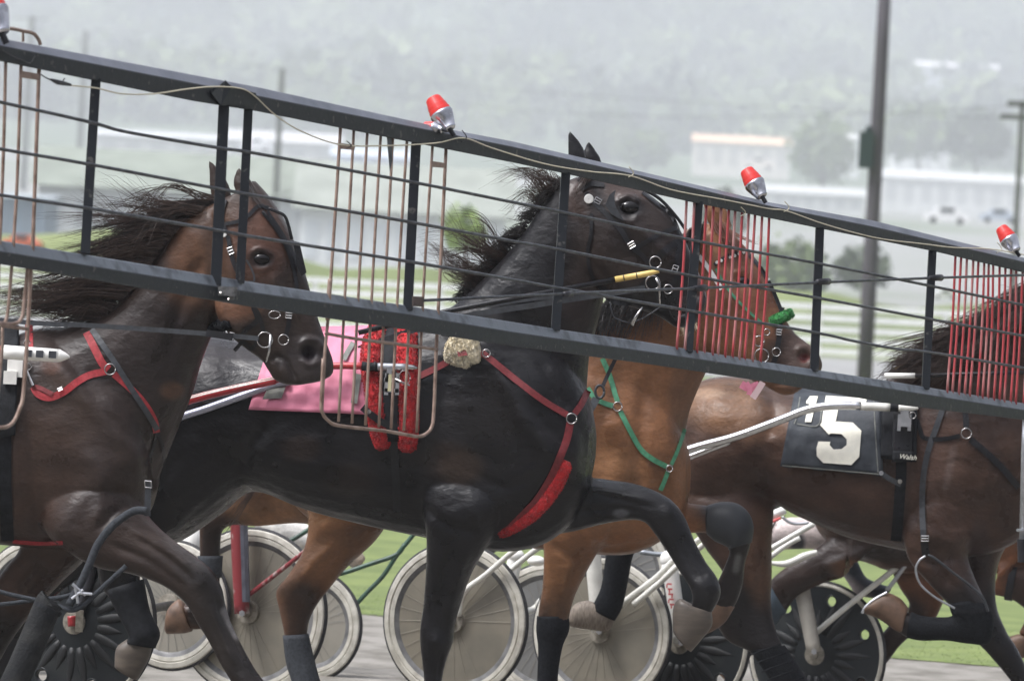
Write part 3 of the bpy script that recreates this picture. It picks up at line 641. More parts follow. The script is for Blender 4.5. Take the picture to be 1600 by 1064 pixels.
    def eye(s, px, py, rpx, parent=None):
        y = s.Y(px, py); k = y / F; r = rpx * k; c = P(px, py, y + r * .05)
        e = MB().sphere(c, (r * 1.15, r * .7, r * .8), 20, 14).build('eye', M_eye, s.root, smooth=True)
        return e
    def hair(s, name, roots, tips, n, m, jit=8, sag=12, width=.0028, wav=6, dY=(-.06, .06), parent=None, seg=9, off=None, lenj=(.55, 1.15), curl=.0):
        Rr, Tt = catmull(roots, 8), catmull(tips, 8); V = []; Fc = []; cnt = 0
        gi = 14; ct = cb = None
        for i in range(n):
            if i % gi == 0: ct = random.random(); cb = np.array([random.gauss(0, jit), random.gauss(0, jit)]); cl = random.uniform(*lenj); cam_ = random.gauss(0, wav); cfr = random.uniform(.8, 1.9)
            t = min(.999, max(0, ct + random.gauss(0, .022))); a = Rr[min(int(t * (len(Rr) - 1)), len(Rr) - 2)]; a2 = Rr[min(int(t * (len(Rr) - 1)) + 1, len(Rr) - 1)]; a = a + (a2 - a) * random.random()
            u = min(1, max(0, t + random.gauss(0, .012))); b = Tt[int(u * (len(Tt) - 1))]
            a = a + np.random.default_rng(i).normal(0, 2.2, 2); b = b + cb + np.array([random.gauss(0, jit), random.gauss(0, jit)]) * (.18 if random.random() < .8 else 1)
            b = a + (b - a) * (cl * random.uniform(.85, 1.1)); d = b - a; Ld = np.linalg.norm(d) + 1e-6; nn = np.array([-d[1], d[0]]) / Ld
            ph = random.uniform(0, 6.28); fr = cfr + random.gauss(0, .12); am = cam_ * 1.4 + random.gauss(0, wav * .3); y0 = s.Yf(a[0]) + random.uniform(*dY); y1 = y0 + random.gauss(0, .05)
            pts = []
            for k in range(seg):
                q = k / (seg - 1); p = a + d * q + np.array([0, -sag * 4 * q * (1 - q) * .8]) + nn * am * math.sin(ph * 0 + fr * 3.1 * q) * q + nn * curl * q ** 3 * random.uniform(.3, 1)
                pts.append(P(p[0], p[1], y0 + (y1 - y0) * q))
            pts = np.array(pts); w_ = width * random.uniform(.5, 1.2)
            for k in range(seg):
                q = k / (seg - 1); ww = w_ * (1 - .85 * q ** 1.5); tt = pts[min(k + 1, seg - 1)] - pts[max(k - 1, 0)]; tt /= np.linalg.norm(tt) + 1e-9
                sd_ = np.cross(tt, (0, 1, 0)); V += [pts[k] + sd_ * ww, pts[k] - sd_ * ww * .5 + np.array([0, ww, 0]), pts[k] - sd_ * ww * .5 - np.array([0, ww, 0])]
            for k in range(seg - 1):
                c0 = cnt + 3 * k
                for e in range(3): Fc.append((c0 + e, c0 + (e + 1) % 3, c0 + 3 + (e + 1) % 3, c0 + 3 + e))
            cnt += 3 * seg
        return MB().add(V, Fc).build(name, m, parent or s.root, smooth=True)
    def patch(s, name, corners, m, nu=16, nv=12, off=.012, th=.004, parent=None, wave=.0, edge=None, hug=2):
        """cloth laid over the body: corners TL, TR, BR, BL in photo pixels"""
        TL_, TR_, BR_, BL_ = [np.array(c, float) for c in corners]; Yg = np.zeros((nv + 1, nu + 1)); Pg = np.zeros((nv + 1, nu + 1, 2))
        for j in range(nv + 1):
            for i in range(nu + 1):
                u, v = i / nu, j / nv; q = (TL_ * (1 - u) + TR_ * u) * (1 - v) + (BL_ * (1 - u) + BR_ * u) * v
                if edge: q = q + np.array(edge(u, v))
                Pg[j, i] = q; y = s.Y(q[0], q[1]); Yg[j, i] = np.nan if y is None else y
        med = np.nanmin(Yg) if np.isfinite(Yg).any() else s.Yf(TL_[0]) - .25
        Yg[np.isnan(Yg)] = np.nanmax(Yg) if np.isfinite(Yg).any() else med
        for _ in range(hug):
            Z = np.pad(Yg, 1, mode='edge'); Yg = np.minimum(Yg, (Z[:-2, 1:-1] + Z[2:, 1:-1] + Z[1:-1, :-2] + Z[1:-1, 2:]) / 4)
        V = []
        for o_ in (off, off - th):
            for j in range(nv + 1):
                for i in range(nu + 1):
                    wv = wave * (math.sin(i * 1.3 + j * .5) + .6 * math.sin(j * 1.9 - i * .4))
                    V.append(P(*Pg[j, i], Yg[j, i] - o_ + wv))
        W = nu + 1; K = W * (nv + 1); Fc = []
        for j in range(nv):
            for i in range(nu):
                a = j * W + i; Fc.append((a, a + W, a + W + 1, a + 1)); Fc.append((K + a, K + a + 1, K + a + W + 1, K + a + W))
        bd = [i for i in range(W)] + [j * W + nu for j in range(1, nv + 1)] + [nv * W + i for i in range(nu - 1, -1, -1)] + [j * W for j in range(nv - 1, 0, -1)]
        for a, b in zip(bd, bd[1:] + bd[:1]): Fc.append((a, b, K + b, K + a))
        return MB().add(V, Fc).build(name, m, parent or s.root, smooth=True)
    def decal(s, name, poly, m, off=.02, parent=None, th=.002, holes=(), host=None):
        """flat-cut shape (number, patch) laid over the body"""
        v2 = [Vector((x, y, 0)) for x, y in poly]; tr_ = tessellate_polygon([v2])
        bm = bmesh.new(); vs = [bm.verts.new(v) for v in v2]
        for t in tr_:
            try: bm.faces.new([vs[i] for i in t])
            except ValueError: pass
        for _ in range(3): bmesh.ops.subdivide_edges(bm, edges=[e for e in bm.edges if e.calc_length() > 8], cuts=1, use_grid_fill=False); bmesh.ops.triangulate(bm, faces=bm.faces)
        bm.verts.index_update(); V = []; ys = []
        for v in bm.verts:
            y = (host or s.Y)(v.co.x, v.co.y); ys.append(y)
        dflt = np.median([y for y in ys if y is not None]) if any(y is not None for y in ys) else s.Yf(poly[0][0]) - .25
        for v, y in zip(bm.verts, ys): V.append(P(v.co.x, v.co.y, (y if y is not None else dflt) - off))
        Fc = [tuple(x.index for x in f.verts) for f in bm.faces]; bm.free()
        return MB().add(V, Fc).build(name, m, parent or s.root)
    def fleece(s, name, pts, wd, m, n=1600, depth=.02, tuft=.010, parent=None, ydef=None):
        L = catmull(pts, 6); wds = np.interp(np.linspace(0, 1, len(L)), np.linspace(0, 1, len(wd)), wd); Ys = [s.Y(x, y) for x, y in L]
        arr = np.array([np.nan if y is None else y for y in Ys]); ok = ~np.isnan(arr)
        arr = np.interp(np.arange(len(arr)), np.where(ok)[0], arr[ok]) if ok.any() else np.full(len(L), ydef or s.Yf(L[0][0]) - .2)
        c = np.array([P(x, y, Y - depth * .4) for (x, y), Y in zip(L, arr)]); r = wds * .5 * arr / F
        mb = MB(); k = len(c); rr = r.copy(); rr[0] *= .5; rr[-1] *= .5
        mb.tube(c, rr, 12, flat=(min(1, depth / r.mean()), 1)); V = []; Fc = []
        t_ = np.gradient(c, axis=0); t_ /= np.linalg.norm(t_, axis=1)[:, None]
        for i in range(n):
            q = random.random() * (k - 1); a = int(q); f = q - a; p = c[a] * (1 - f) + c[min(a + 1, k - 1)] * f; rad = rr[a] * (1 - f) + rr[min(a + 1, k - 1)] * f; tt = t_[a]
            u = np.array([0, 1.0, 0]); u = u - (u @ tt) * tt; u /= np.linalg.norm(u); b = np.cross(tt, u); an = random.uniform(0, 2 * math.pi)
            dr = u * math.cos(an) * min(1, depth / r.mean()) + b * math.sin(an); pos = p + dr * rad; nn = dr / (np.linalg.norm(dr) + 1e-9) + np.random.default_rng(i).normal(0, .5, 3); nn /= np.linalg.norm(nn)
            sd_ = np.cross(nn, np.random.default_rng(i + 9).normal(0, 1, 3)); sd_ /= np.linalg.norm(sd_); sd_ *= tuft * .35; tp = tuft * random.uniform(.5, 1.1); j = len(V)
            V += [pos - sd_, pos + sd_, pos + nn * tp + sd_ * .5, pos + nn * tp - sd_ * .5]; Fc.append((j, j + 1, j + 2, j + 3))
        mb.add(V, Fc); return mb.build(name, m, parent or s.root)

M_eye = mat('eye', (.004, .003, .003), .12, spec=.35)
M_black_l = mat('black_leather', (.008, .008, .0095), .3, spec=.35, noise=.3, nscale=60, bump=.1)
M_grey_l = mat('worn_leather', (.028, .031, .036), .5, noise=.3, nscale=50)
M_redw = mat('red_webbing', (.29, .016, .022), .6, noise=.2, nscale=80, bump=.1, bscale=400)
M_redd = mat('dark_red_webbing', (.15, .013, .016), .6, noise=.2, nscale=80)
M_greenw = mat('green_webbing', (.045, .19, .10), .6, noise=.2, nscale=60)
M_redf = mat('red_fleece', (.40, .008, .011), .9, noise=.25, nscale=60, sheen=.3)
M_greenf = mat('green_fleece', (.025, .22, .045), .9, noise=.3, nscale=80, sheen=.3)
M_creamf = mat('sheepskin', (.62, .56, .43), .95, noise=.3, nscale=60)
M_pink = mat('pink_cloth', (.56, .18, .26), .65, noise=.1, nscale=9, bump=.2, bscale=30)
M_nclth = mat('black_number_cloth', (.022, .026, .033), .6, spec=.3, color2=(.05, .057, .066), nscale=12, bump=.3, bscale=25)
M_digit = mat('cream_digit', (.74, .72, .62), .6, noise=.06, nscale=30)
M_hoofd = mat('hoof', (.075, .06, .048), .5, color2=(.11, .088, .068), nscale=12, stretch=(1, 1, 4))
M_hooft = mat('hoof_tan', (.105, .06, .037), .55, noise=.3, nscale=25)
M_hairb = mat('dark_hair', (.018, .014, .013), .38, noise=.4, nscale=40)
M_hairr = mat('brown_hair', (.06, .038, .03), .4, noise=.4, nscale=40)
M_wrap = mat('black_wrap', (.008, .009, .011), .8, spec=.12, noise=.3, nscale=90, bump=.3, bscale=150)
M_wrapg = mat('grey_wrap', (.04, .044, .05), .8, spec=.15, noise=.2, nscale=90, bump=.3)
M_whitep = mat('white_plastic', (.75, .74, .70), .4, noise=.06)
M_pad = mat('black_pad', (.010, .011, .013), .7, spec=.18, noise=.3, nscale=40, bump=.2)

def hoofmb(st, Yf):
    mb = MB(); loft(mb, st, Yf, sub=4, n=20); return mb
def wrapmb(H, st, name, m, grow=2.5, gw=.006, parent=None):
    """bandage or boot over a leg: the leg's stations grown a little"""
    st2 = []
    for r in st:
        ax, ay, bx, by, w_ = r[:5]; dy = r[5] if len(r) > 5 else 0; d = np.array([ax - bx, ay - by], float); d /= np.linalg.norm(d)
        st2.append((ax + d[0] * grow, ay + d[1] * grow, bx - d[0] * grow, by - d[1] * grow, w_ + gw, dy))
    mb = MB(); loft(mb, st2, H.Yf, sub=5, n=22, pw=2.1); return mb.build(name, m, parent or H.root, smooth=True)
# ---- horse nearest the gate on the left (brown, red breast straps)
A_head = [(398, 282, 332, 338, .085, -.03), (424, 312, 334, 385, .105, -.04), (448, 352, 336, 440, .115, -.05), (466, 395, 340, 488, .105, -.06), (480, 438, 358, 522, .085, -.07), (490, 476, 384, 545, .066, -.07), (503, 515, 408, 562, .056, -.07), (514, 545, 420, 580, .056, -.07), (521, 568, 430, 594, .054, -.07), (518, 586, 448, 601, .044, -.07), (500, 596, 466, 602, .025, -.07)]
A_neck = [(396, 290, 345, 345, .07, -.03), (345, 312, 352, 440, .085, -.03), (300, 335, 345, 490, .10, -.02), (262, 372, 325, 535, .115), (232, 420, 310, 575, .135), (190, 470, 296, 620, .155), (140, 500, 268, 690, .18), (80, 520, 240, 760, .20)]
A_trunk = [(-492, 650, -486, 690, .04), (-480, 600, -462, 730, .15), (-430, 556, -420, 800, .25), (-330, 538, -320, 845, .29), (-220, 552, -210, 832, .28), (-100, 550, -95, 842, .29), (0, 530, 10, 852, .28), (70, 512, 92, 856, .27), (140, 520, 150, 858, .25), (195, 560, 200, 840, .22), (228, 620, 228, 805, .17), (240, 680, 240, 770, .10)]
A_nf = [(190, 640, 60, 740, .10, .06), (170, 710, 50, 800, .12, -.09), (212, 775, 92, 850, .115, -.16), (236, 812, 150, 886, .10, -.17), (270, 843, 203, 896, .078, -.18), (304, 868, 250, 912, .066, -.18), (330, 890, 280, 932, .06, -.18), (346, 918, 296, 950, .055, -.18), (352, 945, 308, 972, .047, -.18), (362, 975, 325, 1000, .036, -.18), (380, 1012, 344, 1036, .033, -.18), (398, 1044, 360, 1062, .036, -.18), (416, 1070, 376, 1090, .042, -.18), (428, 1100, 394, 1112, .034, -.18)]
A_of = [(170, 760, 30, 780, .11, .12), (140, 860, 34, 850, .10, .13), (95, 910, 8, 888, .08, .14), (52, 955, -22, 930, .065, .15), (18, 1000, -52, 975, .055, .15), (-5, 1040, -68, 1015, .05, .15), (-30, 1075, -72, 1060, .037, .15), (-50, 1130, -88, 1122, .034, .15), (-56, 1165, -98, 1160, .04, .15), (-50, 1190, -84, 1195, .034, .15)]
A_nh = [(-300, 690, -480, 670, .12, .05), (-310, 820, -470, 800, .12, -.13), (-360, 890, -470, 870, .075, -.15), (-400, 950, -478, 950, .05, -.15), (-420, 990, -482, 1000, .045, -.15), (-436, 1060, -476, 1064, .034, -.15), (-440, 1140, -480, 1142, .035, -.15), (-425, 1175, -465, 1180, .04, -.15)]
A_oh = [(-300, 720, -460, 700, .15, .1), (-230, 830, -370, 830, .11, .13), (-240, 900, -330, 900, .07, .15), (-250, 960, -315, 965, .05, .15), (-300, 1010, -345, 1000, .036, .15), (-370, 1060, -400, 1040, .034, .15)]
def ears(mb, H, defs):
    for (bx, by, tx, ty, wd, dy, tw) in defs:
        b, t = np.array([bx, by], float), np.array([tx, ty], float); st = []
        d = (t - b) / np.linalg.norm(t - b); n_ = np.array([-d[1], d[0]])
        for q, ww in ((-.15, .85), (.1, 1.0), (.35, 1.05), (.6, .8), (.82, .45), (1.0, .06)):
            c = b + (t - b) * q + n_ * tw * math.sin(q * 2.6); st.append((*(c + n_ * wd * ww), *(c - n_ * wd * ww), .02 * max(ww, .5), dy))
        loft(mb, st, H.Yf, n=14)
brown, dk, tan = (.027, .0175, .0135), (.011, .009, .008), (.066, .034, .020)
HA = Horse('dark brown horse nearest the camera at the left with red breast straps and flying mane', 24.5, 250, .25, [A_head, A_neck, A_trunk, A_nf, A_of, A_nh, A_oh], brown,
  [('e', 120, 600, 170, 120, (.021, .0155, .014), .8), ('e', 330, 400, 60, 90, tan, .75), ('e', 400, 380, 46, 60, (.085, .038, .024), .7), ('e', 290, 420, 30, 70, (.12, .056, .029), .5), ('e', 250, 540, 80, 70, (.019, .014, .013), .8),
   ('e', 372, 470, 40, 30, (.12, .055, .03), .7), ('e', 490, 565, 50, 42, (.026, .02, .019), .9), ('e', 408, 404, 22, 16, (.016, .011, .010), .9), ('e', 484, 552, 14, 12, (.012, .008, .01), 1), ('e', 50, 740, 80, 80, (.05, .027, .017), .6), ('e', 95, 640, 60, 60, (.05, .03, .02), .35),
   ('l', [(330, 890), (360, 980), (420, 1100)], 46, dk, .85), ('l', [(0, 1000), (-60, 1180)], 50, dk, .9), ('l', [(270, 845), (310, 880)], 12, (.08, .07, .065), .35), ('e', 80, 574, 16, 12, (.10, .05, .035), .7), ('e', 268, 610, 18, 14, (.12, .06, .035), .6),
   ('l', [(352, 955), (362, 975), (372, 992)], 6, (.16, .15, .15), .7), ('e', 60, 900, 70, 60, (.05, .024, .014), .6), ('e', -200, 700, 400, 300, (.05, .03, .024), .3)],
  [([(330, 470), (350, 500), (385, 520)], 12, .008), ([(345, 350), (345, 430), (362, 480)], 9, -.010), ([(420, 425), (445, 465), (468, 505)], 9, .010), ([(391, 396), (407, 389), (425, 400)], 4, .009), ([(350, 960), (368, 1000), (385, 1040)], 3.5, -.007), ([(330, 950), (345, 990), (368, 1040)], 4, .006), ([(398, 420), (412, 420), (424, 414)], 5, .006), ([(408, 405)], 11, -.008),
   ([(484, 551)], 9, -.032), ([(468, 545), (478, 532), (496, 534), (504, 548)], 5, .012), ([(470, 560), (482, 570), (498, 566)], 5, .008), ([(430, 556), (446, 562), (454, 578), (464, 596)], 3.2, -.014), ([(422, 566), (436, 552)], 4, -.008), ([(440, 580)], 10, .006),
   ([(440, 440), (452, 480), (462, 520)], 7, -.006), ([(300, 585), (230, 640), (150, 620)], 26, .010), ([(262, 560), (285, 470), (318, 400)], 12, -.012), ([(60, 540), (120, 600), (190, 680), (225, 740)], 20, .022), ([(100, 560), (170, 650), (220, 700)], 10, -.012),
   ([(190, 720), (120, 790), (90, 850)], 24, .018), ([(40, 640), (50, 740), (60, 830)], 16, -.014), ([(225, 780), (180, 800), (150, 830)], 9, -.016), ([(170, 850), (230, 875), (285, 915)], 6, -.009), ([(200, 825), (260, 858), (305, 892)], 7, .010), ([(212, 838), (262, 872), (300, 905)], 5, -.008),
   ([(318, 905)], 16, .008), ([(335, 925), (352, 975), (380, 1030)], 5, -.006), ([(90, 870), (50, 910), (10, 960)], 8, .010), ([(60, 880), (20, 930)], 5, -.008), ([(130, 700), (160, 760), (150, 830)], 14, .012), ([(255, 660), (235, 720)], 8, -.010)],
  voxel=.0068, extra=lambda mb, H: ears(mb, H, [(350, 322, 326, 252, 15, .05, 3), (384, 300, 374, 262, 13, -.08, -3), (392, 300, 386, 264, 9, -.08, -6)]), bx=-60, smooth=5)
HA.eye(408, 405, 12)
A_hoof = [(430, 1098, 396, 1112, .038, -.18), (446, 1122, 398, 1138, .05, -.18), (462, 1150, 404, 1160, .058, -.18)]
hoofmb(A_hoof, HA.Yf).build('hoof', M_hoofd, HA.root, smooth=True)
hoofmb([(-50, 1188, -86, 1194, .038, .15), (-38, 1212, -88, 1214, .055, .15)], HA.Yf).build('hoof', M_hoofd, HA.root, smooth=True)
hoofmb([(-422, 1178, -462, 1184, .038, -.15), (-408, 1212, -462, 1214, .055, -.15)], HA.Yf).build('hoof', M_hoofd, HA.root, smooth=True)
hoofmb([(-372, 1066, -400, 1042, .038, .15), (-420, 1090, -436, 1050, .05, .15)], HA.Yf).build('hoof', M_hoofd, HA.root, smooth=True)
mn = HA.hair('mane', [(342, 316), (315, 328), (285, 343), (258, 372), (238, 410), (215, 440), (180, 480), (150, 505)], [(140, 372), (110, 386), (95, 405), (60, 440), (0, 460), (-10, 482), (0, 505), (30, 522)], 800, M_hairb, jit=12, sag=6, wav=9, width=.0022, lenj=(.3, 1.05))
HA.hair('mane_wisps', [(345, 310), (285, 335), (250, 380)], [(190, 334), (95, 345), (80, 380)], 240, M_hairr, jit=14, sag=14, wav=15, width=.0015, parent=mn)
HA.hair('mane_wisps', [(200, 460), (150, 500)], [(-10, 440), (0, 500)], 300, M_hairr, jit=18, sag=10, wav=10, width=.0015, parent=mn)
HA.hair('mane_wisps', [(330, 318), (280, 345), (240, 400), (200, 455)], [(215, 372), (165, 395), (125, 435), (110, 480)], 900, M_hairb, jit=10, sag=5, wav=6, width=.0026, parent=mn, lenj=(.5, 1.1))
HA.hair('mane_wisps', [(320, 325), (260, 375), (215, 440), (160, 500)], [(120, 370), (80, 410), (10, 460), (10, 510)], 700, M_hairr, jit=14, sag=10, wav=9, width=.0019, parent=mn, lenj=(.4, 1.0), dY=(-.12, -.05))
HA.hair('forelock', [(380, 285), (392, 290)], [(404, 340), (416, 320)], 60, M_hairb, jit=5, sag=-4, wav=3, width=.0016, dY=(-.12, -.04))
HA.hair('tail', [(-488, 620), (-492, 660)], [(-640, 700), (-600, 860)], 500, M_hairb, jit=20, sag=20, wav=16, width=.003)
# bridle
br = HA.strap('bridle', [(356, 368), (361, 396), (366, 413), (378, 440), (392, 472), (404, 492), (412, 518)], 7, M_black_l)
HA.strap('browband', [(352, 350), (372, 346), (388, 337), (404, 322), (420, 325)], 6, M_black_l, parent=br)
HA.strap('crown_strap', [(355, 366), (346, 340), (352, 312)], 6, M_black_l, parent=br)
HA.strap('face_strap', [(410, 330), (432, 358), (449, 389), (460, 424), (464, 452)], 6, M_black_l, parent=br)
HA.strap('face_strap', [(418, 330), (440, 362), (456, 392), (468, 424)], 4, M_black_l, parent=br)
HA.strap('noseband', [(453, 486), (451, 505), (447, 524)], 7, M_black_l, parent=br)
HA.strap('noseband', [(396, 480), (402, 500), (385, 515), (376, 528)], 8, M_black_l, parent=br)
HA.strap('curb_strap', [(404, 530), (392, 545), (380, 535), (366, 548)], 6, M_black_l, parent=br)
HA.strap('cheek_guard', [(385, 406), (392, 418), (397, 432), (396, 440), (388, 440)], 3, M_grey_l, parent=br)
HA.ring(414, 531, 12, 1.6, parent=br); HA.ring(443, 531, 8, 1.4, parent=br); HA.ring(429, 492, 9, 1.3, parent=br, ry=6); HA.buckle(451, 493, 5, 4, 5, parent=br); HA.buckle(360, 392, 4, 5, -20, parent=br)
y_ = HA.Y(422, 530) - .02; MB().tube([P(423, 523, y_), P(421, 548, y_), P(416, 566, y_)], [.006, .0045, .004], 8).build('bit_shank', M_chrome, br, smooth=True)
HA.disc(349, 365, 6, M_whitep, parent=br)
yb = HA.Yf(455) - .11
MB().tube([P(*p, yb) for p in catmull([(420, 326), (432, 331), (444, 337), (450, 350), (456, 374)], 5)], .0055, 8).build('blinker_rod', M_black_l, br, smooth=True)
mb = MB(); pl = [(457, 376), (468, 379), (479, 426), (471, 432), (464, 416), (461, 396)]
n_ = len(pl); mb.add([P(*p, yb) for p in pl] + [P(*p, yb + .012) for p in pl], [tuple(range(n_)), tuple(range(2 * n_ - 1, n_ - 1, -1))] + [(i, (i + 1) % n_, n_ + (i + 1) % n_, n_ + i) for i in range(n_)]); mb.build('blinker', M_black_l, br)
# rein with fleece roll
yr = HA.Yf(300) - .21
def flatstrap(name, pts, wd, m, yfun, parent, th=.003):
    L = catmull(pts, 6); t = np.gradient(L, axis=0); t /= np.linalg.norm(t, axis=1)[:, None]; nn = np.stack([-t[:, 1], t[:, 0]], -1); V = []
    for q, n1 in zip(L, nn):
        Y = yfun(q[0]); V += [P(*(q - n1 * wd / 2), Y), P(*(q + n1 * wd / 2), Y), P(*(q + n1 * wd / 2), Y + th), P(*(q - n1 * wd / 2), Y + th)]
    k = len(L); return MB().add(V, [(i * 4 + j, i * 4 + (j + 1) % 4, i * 4 + 4 + (j + 1) % 4, i * 4 + 4 + j) for i in range(k - 1) for j in range(4)] + [(3, 2, 1, 0), tuple(4 * k - 4 + j for j in range(4))]).build(name, m, parent)
yA = lambda x: HA.Yf(x) - (.24 + .06 * min(1, max(0, (250 - x) / 200)) - .0 * x)
rn = flatstrap('rein', [(-220, 480), (45, 504), (130, 508), (210, 513), (330, 522), (404, 529)], 7.5, M_grey_l, yA, HA.root)
flatstrap('keeper', [(322, 520), (364, 527)], 11, M_black_l, lambda x: yA(x) - .006, rn); HA.buckle(362, 526, 3.5, 6, 5, parent=rn, off=.06)
HA.fleece('rein_fleece', [(326, 512), (358, 508)], [16, 16], M_wrap, 300, tuft=.008, parent=rn)
# breast collar
bc = HA.strap('breast_collar', [(135, 519), (148, 545), (160, 568), (170, 577)], 12, M_redw)
HA.strap('collar_strap', [(178, 584), (205, 608), (225, 630), (240, 655), (245, 676)], 11, M_redw, parent=bc)
HA.strap('collar_strap', [(166, 580), (140, 586), (120, 597), (100, 612), (78, 621), (60, 616), (52, 604)], 11, M_redw, parent=bc)
HA.strap('collar_strap', [(50, 604), (62, 606), (82, 616)], 7, M_redd, parent=bc, off=.012)
HA.ring(172, 577, 8.5, 1.5, parent=bc); HA.ring(44, 573, 5, 1.5, parent=bc); HA.ring(42, 536, 5, 1.3, parent=bc)
MB().tube([HA.S(42, 580, .02), HA.S(52, 603, .02)], .006, 8).build('snap_hook', M_chrome, bc)
HA.buckle(94, 608, 4, 2, -25, parent=bc)
hb = HA.strap('hobble_hanger', [(143, 514), (175, 560), (205, 607), (230, 645), (246, 672)], 9, M_grey_l, off=.013)
HA.strap('hanger_strap', [(246, 672), (240, 700), (228, 728)], 4, M_black_l, parent=hb)
HA.strap('hanger_strap', [(247, 674), (255, 700), (257, 730), (252, 760), (248, 766)], 5, M_black_l, parent=hb, ydef=HA.Yf(250) - .2)
yh = HA.Yf(230) - .30
flatstrap('hanger_strap', [(232, 750), (231, 775), (230, 806)], 10, M_grey_l, lambda x: yh, hb); 
mbk = MB(); q = [P(x, y, yh - .005) for x, y in [(226, 751), (236, 752), (237, 762), (227, 761), (226, 751)]]; mbk.tube(q, .0025, 6); mbk.build('buckle', M_chrome, hb)
MB().tube([P(*p, yh - .01) for p in catmull([(229, 798), (214, 797), (198, 804), (175, 822), (153, 850), (138, 885), (124, 915), (108, 945)], 6)], .0135, 12).build('hobble', M_wrapg, hb, smooth=True)
MB().tube([P(*p, yh - .005) for p in catmull([(-60, 900), (0, 924), (60, 938), (90, 947), (112, 953), (130, 945), (152, 925), (197, 884)], 6)], [.008] * 18 + [.009] * 25, 10).build('hobble', M_wrapg, hb, smooth=True)
MB().tube([P(*p, yh + .03) for p in catmull([(-60, 945), (0, 944), (50, 938), (100, 932), (124, 922)], 6)], .008, 10).build('hobble', M_wrapg, hb, smooth=True)
for (a, b) in [((113, 912), (134, 930)), ((112, 935), (130, 921)), ((124, 926), (144, 928)), ((118, 918), (122, 942))]: MB().tube([P(*a, yh - .02), P(*b, yh - .02)], .006, 8).build('clasp', M_steel, hb)
# saddle pad, shaft holder, girth
sp = HA.patch('saddle_pad', [(-40, 508), (30, 508), (24, 680), (-30, 690)], M_pad, off=.03, th=.02)
HA.strap('girth', [(8, 678), (8, 760), (12, 845)], 20, M_pad, parent=sp); HA.strap('pad_strap', [(45, 500), (46, 548)], 12, M_redw, parent=sp); HA.strap('belly_strap', [(20, 846), (60, 849), (98, 848)], 6, M_redw, parent=sp)
mb = MB(); mb.box(HA.S(24, 566, .05), (.026, .012, .05), rz=0); mb.box(HA.S(16, 590, .05), (.022, .014, .022)); mb.build('shaft_holder', M_whitep, sp)
# ---- black horse in the middle
B_head = [(925, 262, 880, 335, .08), (965, 280, 890, 390, .105), (1005, 298, 915, 432, .115), (1036, 322, 948, 462, .105), (1060, 354, 980, 478, .085), (1076, 388, 1006, 486, .068), (1090, 422, 1028, 494, .058), (1101, 450, 1044, 504, .056), (1104, 475, 1056, 512, .052), (1096, 495, 1066, 512, .038), (1086, 506, 1072, 512, .02)]
B_neck = [(925, 270, 900, 370, .06), (880, 286, 952, 410, .085), (850, 318, 944, 460, .10), (820, 362, 932, 510, .115), (788, 402, 920, 560, .135), (745, 446, 915, 615, .16), (705, 480, 905, 690, .19), (670, 500, 880, 740, .2)]
B_trunk = [(166, 620, 172, 700, .06), (185, 575, 190, 770, .18), (225, 545, 225, 830, .26), (280, 530, 270, 850, .29), (340, 526, 335, 810, .30), (400, 535, 395, 768, .28), (480, 533, 480, 797, .29), (560, 514, 560, 818, .295), (640, 500, 640, 835, .28), (720, 480, 715, 850, .26), (785, 480, 785, 862, .24), (845, 510, 845, 852, .22), (890, 560, 888, 822, .185), (916, 610, 912, 780, .14), (928, 665, 924, 735, .08)]
B_nf = [(830, 650, 680, 670, .09, .06), (806, 730, 658, 740, .12, -.09), (800, 790, 662, 800, .115, -.15), (768, 842, 667, 842, .095, -.16), (738, 892, 666, 892, .075, -.16), (719, 945, 662, 945, .058, -.16), (710, 980, 657, 980, .054, -.16), (707, 1004, 657, 1006, .052, -.16), (697, 1032, 660, 1034, .04, -.16), (690, 1066, 663, 1066, .034, -.16), (689, 1110, 663, 1110, .034, -.16), (694, 1132, 661, 1134, .042, -.16), (704, 1150, 674, 1156, .034, -.16)]
B_of = [(880, 680, 780, 790, .12, .08), (905, 738, 820, 838, .10, .10), (945, 748, 885, 832, .085, .11), (985, 754, 945, 818, .072, .12), (1020, 765, 985, 812, .062, .12), (1050, 782, 1008, 816, .056, .12), (1070, 808, 1022, 832, .05, .12), (1084, 842, 1040, 858, .038, .12), (1102, 876, 1060, 890, .034, .12), (1120, 902, 1078, 918, .04, .12), (1126, 928, 1082, 934, .042, .12), (1112, 958, 1080, 950, .034, .12)]
B_nh = [(380, 610, 170, 630, .13, .05), (370, 735, 165, 760, .14, -.12), (325, 790, 160, 830, .11, -.14), (262, 838, 152, 880, .075, -.15), (222, 875, 158, 915, .056, -.15), (220, 915, 172, 935, .045, -.15), (232, 955, 192, 965, .036, -.15), (245, 985, 205, 990, .04, -.15), (236, 1012, 200, 1002, .034, -.15)]
B_oh = [(370, 640, 190, 660, .15, .12), (330, 760, 120, 800, .12, .13), (200, 850, 60, 850, .08, .14), (100, 920, 20, 890, .055, .15), (60, 960, 0, 940, .045, .15), (30, 1030, -10, 1020, .034, .15), (20, 1100, -18, 1095, .036, .15), (25, 1130, -12, 1140, .034, .15)]
blk = (.0062, .0056, .0064)
